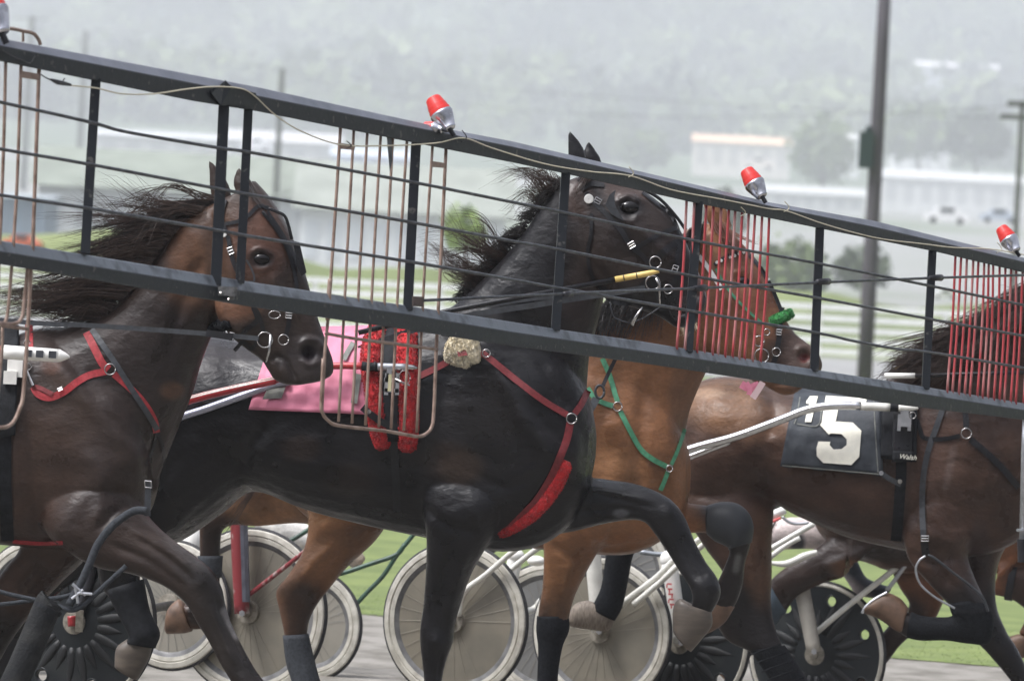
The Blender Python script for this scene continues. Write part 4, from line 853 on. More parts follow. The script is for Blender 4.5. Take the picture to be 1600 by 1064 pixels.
HB = Horse('black horse in the middle wearing a pink number cloth and red fleece girth rolls', 26.0, 600, .25, [B_head, B_neck, B_trunk, B_nf, B_of, B_nh, B_oh], blk,
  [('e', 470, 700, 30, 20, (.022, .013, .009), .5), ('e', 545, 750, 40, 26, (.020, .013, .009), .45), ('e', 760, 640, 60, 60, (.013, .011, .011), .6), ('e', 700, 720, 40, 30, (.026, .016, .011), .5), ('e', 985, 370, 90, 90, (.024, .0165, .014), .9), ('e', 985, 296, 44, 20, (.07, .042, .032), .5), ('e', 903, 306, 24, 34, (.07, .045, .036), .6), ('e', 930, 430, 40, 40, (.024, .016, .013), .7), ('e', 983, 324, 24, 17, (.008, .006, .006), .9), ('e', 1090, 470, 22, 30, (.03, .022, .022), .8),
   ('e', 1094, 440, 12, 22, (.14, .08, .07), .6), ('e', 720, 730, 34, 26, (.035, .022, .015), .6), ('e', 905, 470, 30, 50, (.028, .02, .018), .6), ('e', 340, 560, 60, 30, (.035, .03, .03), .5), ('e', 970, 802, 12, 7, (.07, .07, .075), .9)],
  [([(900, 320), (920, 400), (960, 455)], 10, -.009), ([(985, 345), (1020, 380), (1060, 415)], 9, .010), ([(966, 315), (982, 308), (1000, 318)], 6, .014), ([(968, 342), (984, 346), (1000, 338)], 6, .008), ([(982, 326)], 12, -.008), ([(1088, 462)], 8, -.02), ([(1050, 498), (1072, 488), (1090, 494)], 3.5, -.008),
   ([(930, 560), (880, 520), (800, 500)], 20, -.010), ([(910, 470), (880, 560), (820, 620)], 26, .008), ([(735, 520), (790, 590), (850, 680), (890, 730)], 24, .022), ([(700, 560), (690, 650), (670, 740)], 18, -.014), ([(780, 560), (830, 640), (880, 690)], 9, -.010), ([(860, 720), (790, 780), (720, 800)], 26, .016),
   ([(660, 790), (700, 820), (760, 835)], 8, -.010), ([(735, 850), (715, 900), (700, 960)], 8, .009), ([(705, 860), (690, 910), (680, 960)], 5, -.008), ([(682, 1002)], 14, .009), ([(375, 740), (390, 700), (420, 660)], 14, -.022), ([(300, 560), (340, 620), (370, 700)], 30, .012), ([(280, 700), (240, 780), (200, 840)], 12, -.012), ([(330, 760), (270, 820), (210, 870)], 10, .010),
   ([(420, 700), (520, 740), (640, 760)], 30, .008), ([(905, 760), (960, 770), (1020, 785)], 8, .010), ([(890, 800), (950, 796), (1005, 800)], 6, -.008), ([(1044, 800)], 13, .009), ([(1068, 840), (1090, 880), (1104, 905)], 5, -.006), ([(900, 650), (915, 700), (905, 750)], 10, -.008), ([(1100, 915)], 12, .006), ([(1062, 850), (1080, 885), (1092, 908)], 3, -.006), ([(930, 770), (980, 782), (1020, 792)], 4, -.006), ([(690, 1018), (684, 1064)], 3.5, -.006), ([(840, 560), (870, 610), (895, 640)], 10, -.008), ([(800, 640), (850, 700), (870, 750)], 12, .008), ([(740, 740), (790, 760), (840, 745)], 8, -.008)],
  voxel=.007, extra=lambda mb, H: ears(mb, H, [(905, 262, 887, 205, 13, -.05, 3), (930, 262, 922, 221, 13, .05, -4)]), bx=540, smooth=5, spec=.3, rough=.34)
HB.eye(983, 325, 14)
hoofmb([(1112, 955, 1080, 945, .036, .12), (1112, 978, 1062, 935, .044, .12), (1092, 1004, 1052, 950, .05, .12), (1080, 1018, 1052, 985, .05, .12)], HB.Yf).build('hoof', M_hoofd, HB.root, smooth=True)
hoofmb([(704, 1150, 674, 1155, .04, -.16), (716, 1176, 672, 1177, .056, -.16)], HB.Yf).build('hoof', M_hoofd, HB.root, smooth=True)
hoofmb([(238, 1005, 198, 998, .038, -.15), (232, 1030, 182, 1012, .05, -.15), (214, 1062, 180, 1040, .054, -.15)], HB.Yf).build('hoof', M_hoofd, HB.root, smooth=True)
hoofmb([(24, 1132, -12, 1142, .038, .15), (34, 1170, -14, 1172, .055, .15)], HB.Yf).build('hoof', M_hoofd, HB.root, smooth=True)
wrapmb(HB, [(222, 905, 168, 922, .05, -.15), (232, 955, 190, 965, .042, -.15), (247, 988, 203, 992, .046, -.15), (240, 1012, 198, 1004, .042, -.15)], 'leg_boot', M_pad)
mnb = HB.hair('mane', [(885, 282), (855, 314), (825, 352), (795, 392), (755, 440), (715, 474)], [(862, 285), (815, 325), (778, 360), (745, 392), (716, 436), (694, 472)], 1500, M_hairb, jit=7, sag=5, wav=4, width=.0026, lenj=(.3, .75))
HB.hair('mane_wisps', [(888, 282), (860, 306), (840, 330)], [(850, 258), (800, 272), (800, 340)], 240, M_hairr, jit=16, sag=14, wav=20, width=.0013, parent=mnb, lenj=(.6, 1.15))
HB.hair('mane_wisps', [(800, 395), (740, 455)], [(700, 355), (672, 430)], 420, M_hairr, jit=16, sag=6, wav=14, width=.0015, parent=mnb, lenj=(.5, 1.1))
HB.hair('forelock', [(912, 262), (930, 268)], [(900, 300), (925, 292)], 90, M_hairr, jit=7, sag=-3, wav=3, width=.0016, dY=(-.13, -.05))
HB.hair('tail', [(172, 600), (166, 660)], [(60, 680), (70, 880)], 400, M_hairb, jit=16, sag=16, wav=14, width=.003)
bb = HB.strap('bridle', [(915, 302), (930, 317), (947, 334), (971, 361), (985, 384), (1003, 399), (1018, 416)], 8, M_black_l)
HB.strap('crown_strap', [(908, 296), (924, 288), (944, 289)], 7, M_black_l, parent=bb)
HB.strap('throat_latch', [(924, 334), (923, 367), (918, 396), (924, 430), (940, 452)], 5.5, M_black_l, parent=bb)
HB.strap('nose_strap', [(991, 390), (1023, 370), (1056, 356)], 7, M_black_l, parent=bb)
HB.strap('nose_strap', [(1026, 404), (1041, 390), (1064, 374)], 10, M_black_l, parent=bb)
HB.strap('face_strap', [(1004, 300), (1026, 317), (1046, 333), (1056, 350), (1066, 378)], 6, M_black_l, parent=bb)
HB.strap('noseband', [(1066, 378), (1058, 400), (1060, 425), (1048, 450)], 7, M_black_l, parent=bb)
HB.strap('chin_strap', [(1012, 440), (1000, 455), (985, 470), (960, 468), (940, 452)], 14, M_black_l, parent=bb)
HB.strap('chin_strap', [(1018, 414), (1022, 440), (1030, 460), (1036, 486)], 12, M_black_l, parent=bb)
HB.ring(1024, 410, 9, 1.7, parent=bb); HB.ring(1020, 442, 11, 1.9, parent=bb); HB.ring(1044, 452, 7, 1.4, parent=bb); HB.buckle(987, 383, 5, 4, -30, parent=bb); HB.buckle(934, 314, 5, 4, 30, parent=bb); HB.buckle(1055, 420, 4, 5, 20, parent=bb)
yb = HB.Y(1029, 450, HB.Yf(1029) - .08) - .03; MB().tube([P(1025, 435, yb), P(1030, 445, yb), P(1031, 478, yb)], [.006, .005, .004], 8).build('bit_shank', M_chrome, bb, smooth=True)
HB.disc(920, 311, 7.5, M_whitep, parent=bb)
cp = [(962, 297), (952, 305), (946, 320), (955, 335), (976, 346), (968, 334), (961, 320), (960, 306)]
yb = HB.Y(955, 322) - .03; n_ = len(cp); MB().add([P(*p, yb - .012) for p in cp] + [P(*p, yb + .01) for p in cp], [tuple(range(n_)), tuple(range(2 * n_ - 1, n_ - 1, -1))] + [(i, (i + 1) % n_, n_ + (i + 1) % n_, n_ + i) for i in range(n_)]).build('blinker', M_grey_l, bb)
MB().tube([P(x, y, HB.Yf(1050) - .02) for x, y in catmull([(1006, 296), (1032, 312), (1056, 338), (1072, 360)], 5)], .006, 8).build('overcheck', M_black_l, bb, smooth=True)
yb = HB.Yf(900) - .24
hpole = MB().tube([P(x, yy, yb) for x, yy in [(560, 520), (700, 486), (800, 467), (961, 437)]], .0095, 12).build('head_pole', M_black_l, HB.root, smooth=True)
MB().tube([P(961, 437, yb), P(1015, 427, yb), P(1030, 424, yb)], [.011, .0105, .006], 12).build('pole_tip', mat('yellow_wood', (.62, .44, .14), .45, noise=.15, nscale=30), hpole, smooth=True)
for x in (974, 994): MB().tube([P(x, 434.6 - (x - 974) * .19, yb), P(x + 1.5, 434.3 - (x - 974) * .19, yb)], .0122, 12).build('band', M_darkm, hpole)
for nm, pts, wd in [('rein', [(560, 545), (700, 500), (840, 476), (930, 462), (1008, 450)], 9), ('rein', [(700, 486), (830, 468), (930, 460)], 5)]: flatstrap(nm, pts, wd, M_grey_l, lambda x: HB.Yf(x) - .23, HB.root)
MB().tube([P(x, y, HB.Yf(960) - .12) for x, y in catmull([(953, 472), (957, 490), (962, 497), (977, 503), (988, 504), (1010, 494), (1034, 478)], 5)], .0022, 7).build('chin_chain', M_rail, bb, smooth=True)
MB().tube([P(x, y, HB.Yf(960) - .13) for x, y in [(987, 508), (994, 494), (1004, 480)]], [.008, .005, .004], 8).build('snap_hook', M_chrome, bb, smooth=True)
# breast collar with red fleece, sheepskin pad
cb = HB.strap('breast_collar', [(752, 550), (775, 568), (802, 590), (848, 625), (886, 648)], 10, M_redd)
HB.strap('collar_strap', [(722, 552), (700, 565), (675, 578), (645, 592)], 10, M_redd, parent=cb)
HB.strap('collar_strap', [(898, 646), (908, 632), (914, 620), (919, 610)], 10, M_redd, parent=cb)
HB.strap('collar_strap', [(891, 660), (886, 685), (876, 712), (862, 744), (840, 780), (810, 812), (790, 832)], 12, M_redd, parent=cb)
HB.ring(893, 654, 8, 1.6, parent=cb); HB.ring(760, 552, 6, 1.4, parent=cb)
HB.fleece('fleece_sleeve', [(886, 720), (866, 762), (836, 800), (800, 826), (780, 836)], [20, 22, 20, 14, 8], M_redf, 3000, depth=.014, tuft=.006, parent=cb)
wp = HB.fleece('wither_pad', [(696, 545), (722, 550), (750, 545)], [34, 46, 36], M_creamf, 3200, depth=.028, tuft=.007, parent=cb)
HB.fleece('wither_pad', [(710, 560), (735, 566)], [16, 20], M_creamf, 1000, depth=.03, tuft=.007, parent=cb)
HB.decal('collar_strap', [(714, 548), (728, 546), (731, 555), (716, 557)], M_redd, off=.045, parent=cb)
# pink number cloth
pk = HB.patch('number_cloth', [(428, 512), (586, 508), (586, 648), (388, 640)], M_pink, 30, 22, off=.022, th=.004, wave=.004)
gs = mat('grey_patch', (.14, .145, .13), .7, noise=.2, nscale=40)
HB.decal('cloth_patch', [(418, 606), (448, 600), (440, 622), (410, 624)], gs, off=.034, parent=pk)
HB.strap('cloth_strap', [(560, 584), (556, 610), (553, 630)], 10, gs, off=.034, parent=pk); HB.strap('cloth_strap', [(552, 535), (543, 550), (537, 562)], 8, gs, off=.034, parent=pk)
# saddle: pads, fleece rolls, shaft holder
sd2 = HB.patch('saddle', [(594, 508), (622, 508), (624, 690), (600, 690)], M_pad, 6, 16, off=.03, th=.015)
HB.fleece('girth_roll', [(596, 505), (582, 540), (580, 580), (587, 630), (592, 670), (600, 702)], [30, 32, 30, 28, 28, 22], M_redf, 6500, depth=.034, tuft=.0065, parent=sd2)
HB.fleece('girth_roll', [(634, 505), (635, 560), (638, 620), (638, 670), (636, 706)], [34, 32, 30, 30, 24], M_redf, 6500, depth=.034, tuft=.0065, parent=sd2)
HB.strap('girth', [(614, 680), (617, 720), (619, 760), (620, 800)], 12, M_black_l, off=.012, parent=sd2)
HB.strap('snap_strap', [(566, 636), (580, 648), (598, 660), (620, 668)], 11, M_black_l, off=.06, parent=sd2); HB.disc(577, 643, 3.4, M_chrome, 'stud', off=.075, parent=sd2)
y2 = HB.Y(612, 600) - .075
mb = MB()
for (x, y, hw, hh) in [(608, 584, 4, 9), (604, 600, 3, 17), (621, 600, 3, 17), (612, 594, 12, 3), (612, 610, 11, 3)]: mb.box(P(x, y, y2), (hw * y2 / F, .008, hh * y2 / F))
mb.build('shaft_holder', M_steel, sd2); mb = MB(); mb.box(P(609, 598, y2 - .012), (.006, .003, .03)); mb.build('holder_tape', mat('masking', (.62, .58, .35), .6), sd2)
HB.ring(632, 590, 9, .8, off=.09, parent=sd2, ry=11)
MB().tube([P(617, 592, y2 - .01), P(626, 596, y2 - .02), P(640, 602, y2 - .01)], .0035, 6).build('snap_hook', M_chrome, sd2)
# ---- light bay horse with the green harness
C_head = [(1128, 342, 1058, 430, .08), (1157, 378, 1068, 480, .105), (1184, 408, 1092, 528, .11), (1204, 446, 1122, 560, .095), (1222, 488, 1150, 580, .078), (1242, 520, 1176, 596, .064), (1262, 536, 1196, 604, .058), (1278, 550, 1212, 613, .058), (1285, 572, 1226, 618, .05), (1276, 590, 1240, 616, .035)]
C_neck = [(1122, 350, 1080, 440, .06), (1085, 352, 1128, 530, .08), (1040, 388, 1108, 572, .10), (990, 430, 1090, 610, .12), (940, 480, 1074, 655, .145), (880, 520, 1066, 720, .18)]
C_trunk = [(436, 650, 440, 720, .06), (455, 610, 460, 780, .18), (500, 580, 500, 820, .27), (560, 575, 560, 830, .29), (640, 582, 640, 818, .27), (740, 572, 740, 838, .28), (840, 552, 840, 858, .27), (920, 530, 920, 866, .25), (980, 550, 985, 866, .22), (1028, 600, 1032, 846, .19), (1060, 660, 1062, 820, .13), (1076, 710, 1075, 775, .07)]
C_nf = [(995, 680, 860, 690, .10, .05), (985, 750, 846, 760, .12, -.10), (972, 815, 848, 820, .11, -.14), (935, 862, 850, 866, .085, -.15), (905, 915, 848, 915, .065, -.15), (892, 950, 842, 952, .055, -.15), (886, 985, 841, 985, .05, -.15), (876, 1010, 844, 1012, .036, -.15), (869, 1050, 843, 1050, .034, -.15), (868, 1080, 842, 1082, .04, -.15), (878, 1100, 850, 1106, .034, -.15)]
C_of = [(1010, 720, 930, 810, .12, .08), (1040, 780, 990, 850, .09, .1), (1075, 786, 1040, 838, .07, .12), (1112, 790, 1098, 832, .058, .12), (1142, 790, 1122, 842, .056, .12), (1168, 806, 1134, 852, .05, .12), (1173, 846, 1140, 862, .042, .12), (1164, 880, 1133, 882, .036, .12), (1160, 915, 1122, 906, .038, .12), (1148, 946, 1110, 926, .042, .12), (1128, 962, 1104, 940, .034, .12)]
C_nh = [(620, 690, 470, 680, .12, .05), (608, 800, 482, 790, .13, -.12), (588, 842, 478, 850, .1, -.13), (548, 880, 452, 896, .075, -.14), (518, 915, 432, 922, .058, -.14), (492, 950, 436, 950, .05, -.14), (480, 985, 444, 988, .04, -.14), (488, 1030, 450, 1034, .036, -.14), (498, 1068, 462, 1072, .042, -.14), (512, 1092, 484, 1100, .035, -.14)]
C_oh = [(560, 680, 600, 810, .14, .1), (500, 772, 560, 838, .11, .12), (440, 756, 478, 818, .08, .12), (385, 762, 402, 822, .06, .13), (338, 782, 368, 820, .052, .13), (314, 806, 350, 826, .048, .13), (312, 840, 345, 842, .036, .13), (312, 885, 344, 888, .034, .13), (308, 925, 340, 935, .038, .13), (300, 942, 322, 978, .038, .13), (284, 944, 298, 984, .038, .13)]
bay, bdk = (.165, .074, .033), (.009, .0075, .0075)
HC = Horse('light bay horse with green harness straps behind the black horse', 28.0, 800, .22, [C_head, C_neck, C_trunk, C_nf, C_of, C_nh, C_oh], bay,
  [('e', 1240, 560, 55, 50, (.035, .024, .021), .9), ('e', 1257, 558, 8, 7, (.12, .03, .03), .8), ('e', 1160, 470, 60, 70, (.145, .058, .034), .7), ('e', 1070, 620, 26, 60, (.10, .055, .035), .6), ('l', [(1120, 792), (1150, 830), (1150, 900), (1120, 960)], 34, bdk, .98), ('l', [(868, 960), (860, 1100)], 34, bdk, .95), ('l', [(470, 940), (480, 1100)], 40, bdk, .85), ('l', [(440, 920), (470, 880), (500, 850)], 12, (.05, .03, .02), .6),
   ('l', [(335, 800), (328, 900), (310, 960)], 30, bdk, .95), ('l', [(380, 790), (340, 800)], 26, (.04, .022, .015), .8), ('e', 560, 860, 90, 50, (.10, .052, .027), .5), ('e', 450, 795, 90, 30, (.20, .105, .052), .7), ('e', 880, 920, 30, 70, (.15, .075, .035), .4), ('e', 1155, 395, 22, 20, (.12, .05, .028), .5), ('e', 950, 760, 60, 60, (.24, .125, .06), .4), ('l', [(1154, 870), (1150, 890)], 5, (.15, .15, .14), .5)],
  [([(1258, 558)], 7.5, -.03), ([(1110, 600), (1130, 560)], 6, .0), ([(1246, 552), (1252, 543), (1266, 545), (1270, 556)], 4, .010), ([(1210, 600), (1230, 598), (1248, 604)], 3.5, -.008), ([(1130, 450), (1165, 500), (1200, 545)], 9, .009), ([(1160, 440)], 11, -.012), ([(1145, 428), (1160, 424), (1174, 434)], 5, .010), ([(1030, 620), (1050, 700), (1050, 780)], 14, .012), ([(1010, 600), (1000, 690), (1000, 780)], 12, -.012),
   ([(955, 640), (970, 720), (940, 800)], 20, .014), ([(935, 860), (900, 870), (860, 850)], 8, -.010), ([(1000, 850), (950, 858), (925, 845)], 7, -.014), ([(980, 835), (1010, 830), (1060, 800)], 9, .010), ([(890, 880), (880, 930)], 6, .006), ([(520, 850), (490, 880), (460, 920)], 8, .012), ([(545, 850), (510, 900), (485, 940)], 6, -.010), ([(1148, 818)], 16, .010), ([(430, 775), (480, 795), (540, 800)], 8, .010)],
  voxel=.0095, extra=lambda mb, H: ears(mb, H, [(1118, 345, 1098, 300, 13, -.05, 3), (1132, 350, 1124, 306, 12, .05, -4)]), bx=750, smooth=4)
HC.eye(1160, 440, 10)
hoofmb([(1148, 948, 1108, 930, .036, .12), (1130, 975, 1098, 945, .042, .12), (1100, 992, 1084, 962, .046, .12), (1088, 992, 1082, 978, .03, .12)], HC.Yf).build('hoof', M_hooft, HC.root, smooth=True)
hoofmb([(880, 1098, 850, 1106, .04, -.15), (890, 1126, 850, 1130, .055, -.15)], HC.Yf).build('hoof', M_hoofd, HC.root, smooth=True)
hoofmb([(512, 1092, 482, 1100, .04, -.14), (526, 1112, 486, 1116, .055, -.14)], HC.Yf).build('hoof', M_hoofd, HC.root, smooth=True)
hoofmb([(286, 940, 300, 986, .046, .13), (278, 936, 288, 989, .05, .13), (264, 950, 266, 990, .052, .13), (258, 978, 262, 990, .03, .13)], HC.Yf).build('hoof', M_hooft, HC.root, smooth=True)
wrapmb(HC, [(886, 962, 842, 962, .05, -.15), (886, 985, 841, 985, .05, -.15), (876, 1010, 844, 1012, .04, -.15), (869, 1050, 843, 1050, .038, -.15), (868, 1080, 842, 1082, .044, -.15)], 'leg_boot', M_wrap, 3)
wrapmb(HC, [(479, 990, 445, 992, .042, -.14), (488, 1030, 450, 1034, .04, -.14), (498, 1068, 462, 1072, .046, -.14)], 'leg_wrap', M_wrapg, 3)
wrapmb(HC, [(312, 868, 345, 868, .037, .13), (311, 900, 343, 902, .037, .13)], 'leg_wrap', M_wrapg, 3)
wrapmb(HC, [(1106, 792, 1106, 833, .054, .12), (1126, 787, 1117, 842, .06, .12), (1150, 789, 1130, 848, .062, .12), (1168, 803, 1138, 852, .060, .12), (1175, 824, 1141, 854, .054, .12), (1172, 848, 1140, 858, .044, .12)], 'knee_boot', mat('rubber_boot', (.018, .020, .023), .5, spec=.3, color2=(.05, .054, .058), nscale=5, lo=.4, hi=.8), 3)
HC.hair('mane', [(1100, 350), (1050, 380), (1000, 420), (950, 470), (900, 505)], [(1040, 500), (1000, 520), (950, 530), (930, 545), (860, 550)], 1100, M_hairb, jit=12, sag=4, wav=7, width=.003, dY=(-.19, -.05))
HC.hair('forelock', [(1110, 345), (1140, 360)], [(1150, 400), (1170, 395)], 160, mat('chestnut_hair', (.13, .05, .03), .45, noise=.3), jit=7, sag=-3, wav=4, width=.002, dY=(-.12, -.03))
HC.hair('light_hair', [(1050, 490), (1090, 500)], [(1040, 520), (1085, 520)], 60, mat('pale_hair', (.5, .42, .3), .5), jit=6, sag=0, wav=2, width=.0018, dY=(-.2, -.18))
HC.hair('tail', [(440, 650), (436, 690)], [(330, 700), (350, 860)], 260, M_hairr, jit=12, sag=12, wav=10, width=.003)
bd = HC.strap('bridle', [(1158, 386), (1188, 418), (1206, 450), (1222, 488)], 6, M_black_l)
HC.strap('cheek_strap', [(1222, 480), (1219, 505), (1217, 530), (1214, 545)], 8, M_black_l, parent=bd); HC.strap('cheek_strap', [(1118, 420), (1140, 455), (1165, 482), (1192, 506)], 4, M_greenw, parent=bd)
bw = HC.strap('browband', [(1116, 414), (1134, 402), (1150, 396), (1164, 394)], 6, M_black_l, parent=bd)
for i in range(7): HC.disc(1120 + i * 7, 410 - i * 2.6, 2.4, M_whitep, 'bead', off=.02, parent=bd)
HC.strap('white_strap', [(1092, 400), (1106, 418), (1120, 440), (1128, 452)], 7, M_whitep, parent=bd)
HC.fleece('noseband_fleece', [(1203, 504), (1216, 498), (1228, 493), (1240, 488)], [14, 15, 16, 13], M_greenf, 1500, depth=.022, tuft=.005, parent=bd)
HC.ring(1213, 550, 6.5, 1.3, parent=bd); HC.ring(1198, 519, 5, 1.2, parent=bd); HC.ring(1186, 533, 8, 1.3, parent=bd); HC.ring(1190, 556, 11, 1.5, parent=bd); HC.buckle(1217, 519, 4, 4, 5, parent=bd)
HC.strap('chin_strap', [(1213, 556), (1206, 572), (1196, 585)], 8, M_black_l, parent=bd)
gc = HC.strap('breast_collar', [(941, 560), (952, 585), (960, 612), (965, 628)], 8, M_greenw)
HC.strap('collar_strap', [(958, 634), (942, 629), (928, 620), (918, 606)], 8, M_greenw, parent=gc); HC.strap('collar_strap', [(969, 642), (982, 668), (1000, 700), (1018, 716), (1042, 729)], 8, M_greenw, parent=gc)
HC.strap('collar_strap', [(1049, 726), (1058, 706), (1066, 684), (1070, 670)], 6, M_greenw, parent=gc); HC.strap('collar_strap', [(1044, 736), (1038, 752), (1032, 766)], 7, M_greenw, parent=gc)
HC.ring(965, 635, 7, 1.5, parent=gc); HC.ring(1046, 732, 5, 1.3, parent=gc)
lr = HC.strap('leather_loop', [(962, 560), (950, 585), (942, 603)], 6, M_black_l, off=.03, parent=gc); HC.ring(937, 612, 7, 3, m=M_grey_l, off=.035, parent=gc, name='loop', ry=10); HC.strap('leather_loop', [(932, 622), (922, 640), (912, 655)], 12, M_grey_l, off=.03, parent=gc)

# ---- brown horse with the black number cloth
D_trunk = [(1036, 680, 1040, 730, .05), (1050, 635, 1054, 790, .18), (1085, 600, 1090, 820, .26), (1130, 588, 1130, 812, .29), (1190, 596, 1195, 784, .28), (1245, 610, 1250, 808, .285), (1320, 606, 1320, 838, .29), (1390, 592, 1392, 856, .285), (1460, 575, 1465, 868, .265), (1530, 575, 1535, 868, .24), (1585, 605, 1590, 846, .205), (1625, 655, 1628, 805, .15), (1645, 700, 1645, 765, .08)]
D_neck = [(1440, 580, 1600, 760, .2), (1490, 545, 1640, 700, .17), (1540, 508, 1672, 640, .14), (1600, 462, 1705, 580, .115), (1660, 415, 1735, 530, .095), (1710, 380, 1770, 490, .08)]
D_head = [(1740, 360, 1700, 440, .08), (1780, 378, 1712, 490, .105), (1815, 405, 1745, 525, .105), (1845, 440, 1785, 545, .085), (1870, 480, 1820, 560, .065), (1890, 520, 1850, 575, .058), (1895, 545, 1865, 580, .05), (1885, 560, 1872, 580, .03)]
D_nf = [(1560, 670, 1430, 700, .10, .06), (1540, 745, 1420, 770, .12, -.10), (1525, 810, 1412, 820, .115, -.15), (1512, 862, 1418, 870, .09, -.16), (1522, 900, 1448, 908, .07, -.16), (1538, 935, 1480, 942, .057, -.16), (1548, 962, 1490, 962, .052, -.16), (1542, 1000, 1490, 950, .05, -.16), (1512, 1003, 1488, 964, .042, -.16), (1478, 998, 1466, 966, .034, -.16), (1440, 998, 1440, 964, .036, -.16), (1414, 994, 1420, 956, .04, -.16), (1396, 978, 1408, 950, .035, -.16)]
D_of = [(1620, 740, 1520, 780, .12, .1), (1590, 820, 1508, 840, .095, .12), (1560, 880, 1510, 890, .07, .13), (1556, 940, 1512, 945, .06, .13), (1572, 985, 1522, 995, .055, .13), (1588, 1010, 1545, 1022, .045, .13), (1608, 1050, 1578, 1062, .034, .13), (1625, 1085, 1598, 1098, .038, .13)]
D_nh = [(1215, 660, 1050, 660, .12, .05), (1210, 780, 1068, 790, .13, -.12), (1206, 840, 1098, 850, .095, -.14), (1206, 900, 1134, 905, .07, -.15), (1205, 942, 1112, 948, .058, -.15), (1212, 982, 1134, 998, .05, -.15), (1226, 1014, 1182, 1024, .038, -.15), (1250, 1050, 1208, 1062, .036, -.15), (1270, 1085, 1232, 1098, .042, -.15), (1290, 1100, 1262, 1118, .034, -.15)]
D_oh = [(1180, 700, 1050, 720, .15, .1), (1090, 790, 1010, 760, .1, .12), (1036, 826, 972, 796, .07, .13), (1000, 840, 954, 822, .05, .13), (986, 868, 950, 862, .04, .13), (980, 900, 943, 912, .036, .13), (970, 946, 932, 940, .04, .13), (958, 972, 924, 950, .035, .13)]
dbr = (.047, .025, .017)
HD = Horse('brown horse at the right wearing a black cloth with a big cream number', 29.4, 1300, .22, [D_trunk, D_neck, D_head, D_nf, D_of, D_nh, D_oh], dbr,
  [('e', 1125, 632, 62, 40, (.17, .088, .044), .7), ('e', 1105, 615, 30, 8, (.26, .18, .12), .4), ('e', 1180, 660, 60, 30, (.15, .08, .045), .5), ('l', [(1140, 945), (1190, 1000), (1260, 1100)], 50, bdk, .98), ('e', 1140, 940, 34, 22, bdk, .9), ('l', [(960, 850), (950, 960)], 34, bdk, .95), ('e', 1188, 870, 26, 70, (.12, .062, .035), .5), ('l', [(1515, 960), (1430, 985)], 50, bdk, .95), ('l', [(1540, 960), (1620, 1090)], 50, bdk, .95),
   ('e', 1450, 700, 60, 60, (.095, .055, .042), .5), ('e', 1590, 560, 70, 80, (.11, .06, .045), .5), ('e', 1530, 870, 20, 60, (.035, .022, .02), .8), ('l', [(1482, 735), (1490, 700), (1478, 760)], 5, (.2, .17, .16), .2), ('e', 1300, 820, 120, 22, (.035, .022, .018), .5)],  # the thin pale stroke on the shoulder is a painted highlight
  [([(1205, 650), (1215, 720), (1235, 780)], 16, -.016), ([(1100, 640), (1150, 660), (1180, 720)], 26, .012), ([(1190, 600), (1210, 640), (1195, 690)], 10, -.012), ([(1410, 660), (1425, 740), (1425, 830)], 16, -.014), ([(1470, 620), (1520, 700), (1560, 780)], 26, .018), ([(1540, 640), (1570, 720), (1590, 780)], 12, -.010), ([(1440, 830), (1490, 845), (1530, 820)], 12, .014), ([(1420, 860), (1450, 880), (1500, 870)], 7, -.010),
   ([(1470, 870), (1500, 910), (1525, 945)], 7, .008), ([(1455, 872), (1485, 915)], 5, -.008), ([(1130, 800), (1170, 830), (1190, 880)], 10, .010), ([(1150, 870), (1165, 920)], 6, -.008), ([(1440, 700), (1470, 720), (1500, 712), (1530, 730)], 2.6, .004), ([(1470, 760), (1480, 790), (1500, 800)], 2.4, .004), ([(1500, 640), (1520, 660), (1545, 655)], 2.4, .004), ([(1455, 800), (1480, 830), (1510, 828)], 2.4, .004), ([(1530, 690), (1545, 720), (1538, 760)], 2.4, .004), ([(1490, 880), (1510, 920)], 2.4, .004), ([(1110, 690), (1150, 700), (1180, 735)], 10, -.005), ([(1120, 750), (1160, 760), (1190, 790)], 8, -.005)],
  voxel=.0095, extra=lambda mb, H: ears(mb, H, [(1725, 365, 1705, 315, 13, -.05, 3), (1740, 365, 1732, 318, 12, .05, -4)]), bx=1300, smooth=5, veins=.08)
HD.eye(1782, 425, 10)
hoofmb([(1410, 990, 1420, 950, .042, -.16), (1398, 984, 1406, 934, .046, -.16), (1372, 966, 1382, 926, .054, -.16), (1350, 958, 1354, 944, .056, -.16)], HD.Yf).build('hoof', M_hooft, HD.root, smooth=True)
MB().tube([HD.S(*p, .0, default=HD.Yf(1370) - .2) for p in catmull([(1347, 958), (1352, 948), (1366, 936), (1386, 925)], 4)], .006, 6).build('horseshoe', M_steel, HD.root)
hoofmb([(962, 965, 926, 940, .04, .13), (950, 985, 916, 938, .048, .13), (925, 984, 898, 944, .054, .13), (896, 980, 886, 964, .05, .13)], HD.Yf).build('hoof', mat('pale_hoof', (.19, .155, .12), .7, color2=(.10, .08, .065), nscale=40, stretch=(6, 1, 1)), HD.root, smooth=True)
hoofmb([(1290, 1098, 1262, 1118, .042, -.15), (1312, 1112, 1272, 1126, .055, -.15)], HD.Yf).build('hoof', M_hoofd, HD.root, smooth=True)
hoofmb([(1628, 1086, 1600, 1100, .04, .13), (1650, 1110, 1606, 1120, .055, .13)], HD.Yf).build('hoof', M_hoofd, HD.root, smooth=True)
wb = wrapmb(HD, [(1222, 1008, 1176, 1016, .044, -.15), (1226, 1014, 1182, 1024, .042, -.15), (1250, 1050, 1208, 1062, .040, -.15), (1268, 1080, 1230, 1094, .044, -.15)], 'leg_wrap', M_wrap, 4)
for i in range(6): 
    x, y = 1196 + i * 9, 1014 + i * 13; MB().tube([P(x - 24, y + 9, HD.Yf(x) - .20), P(x, y, HD.Yf(x) - .215), P(x + 24, y - 8, HD.Yf(x) - .20)], .0035, 6).build('wrap_fold', M_wrap, wb)
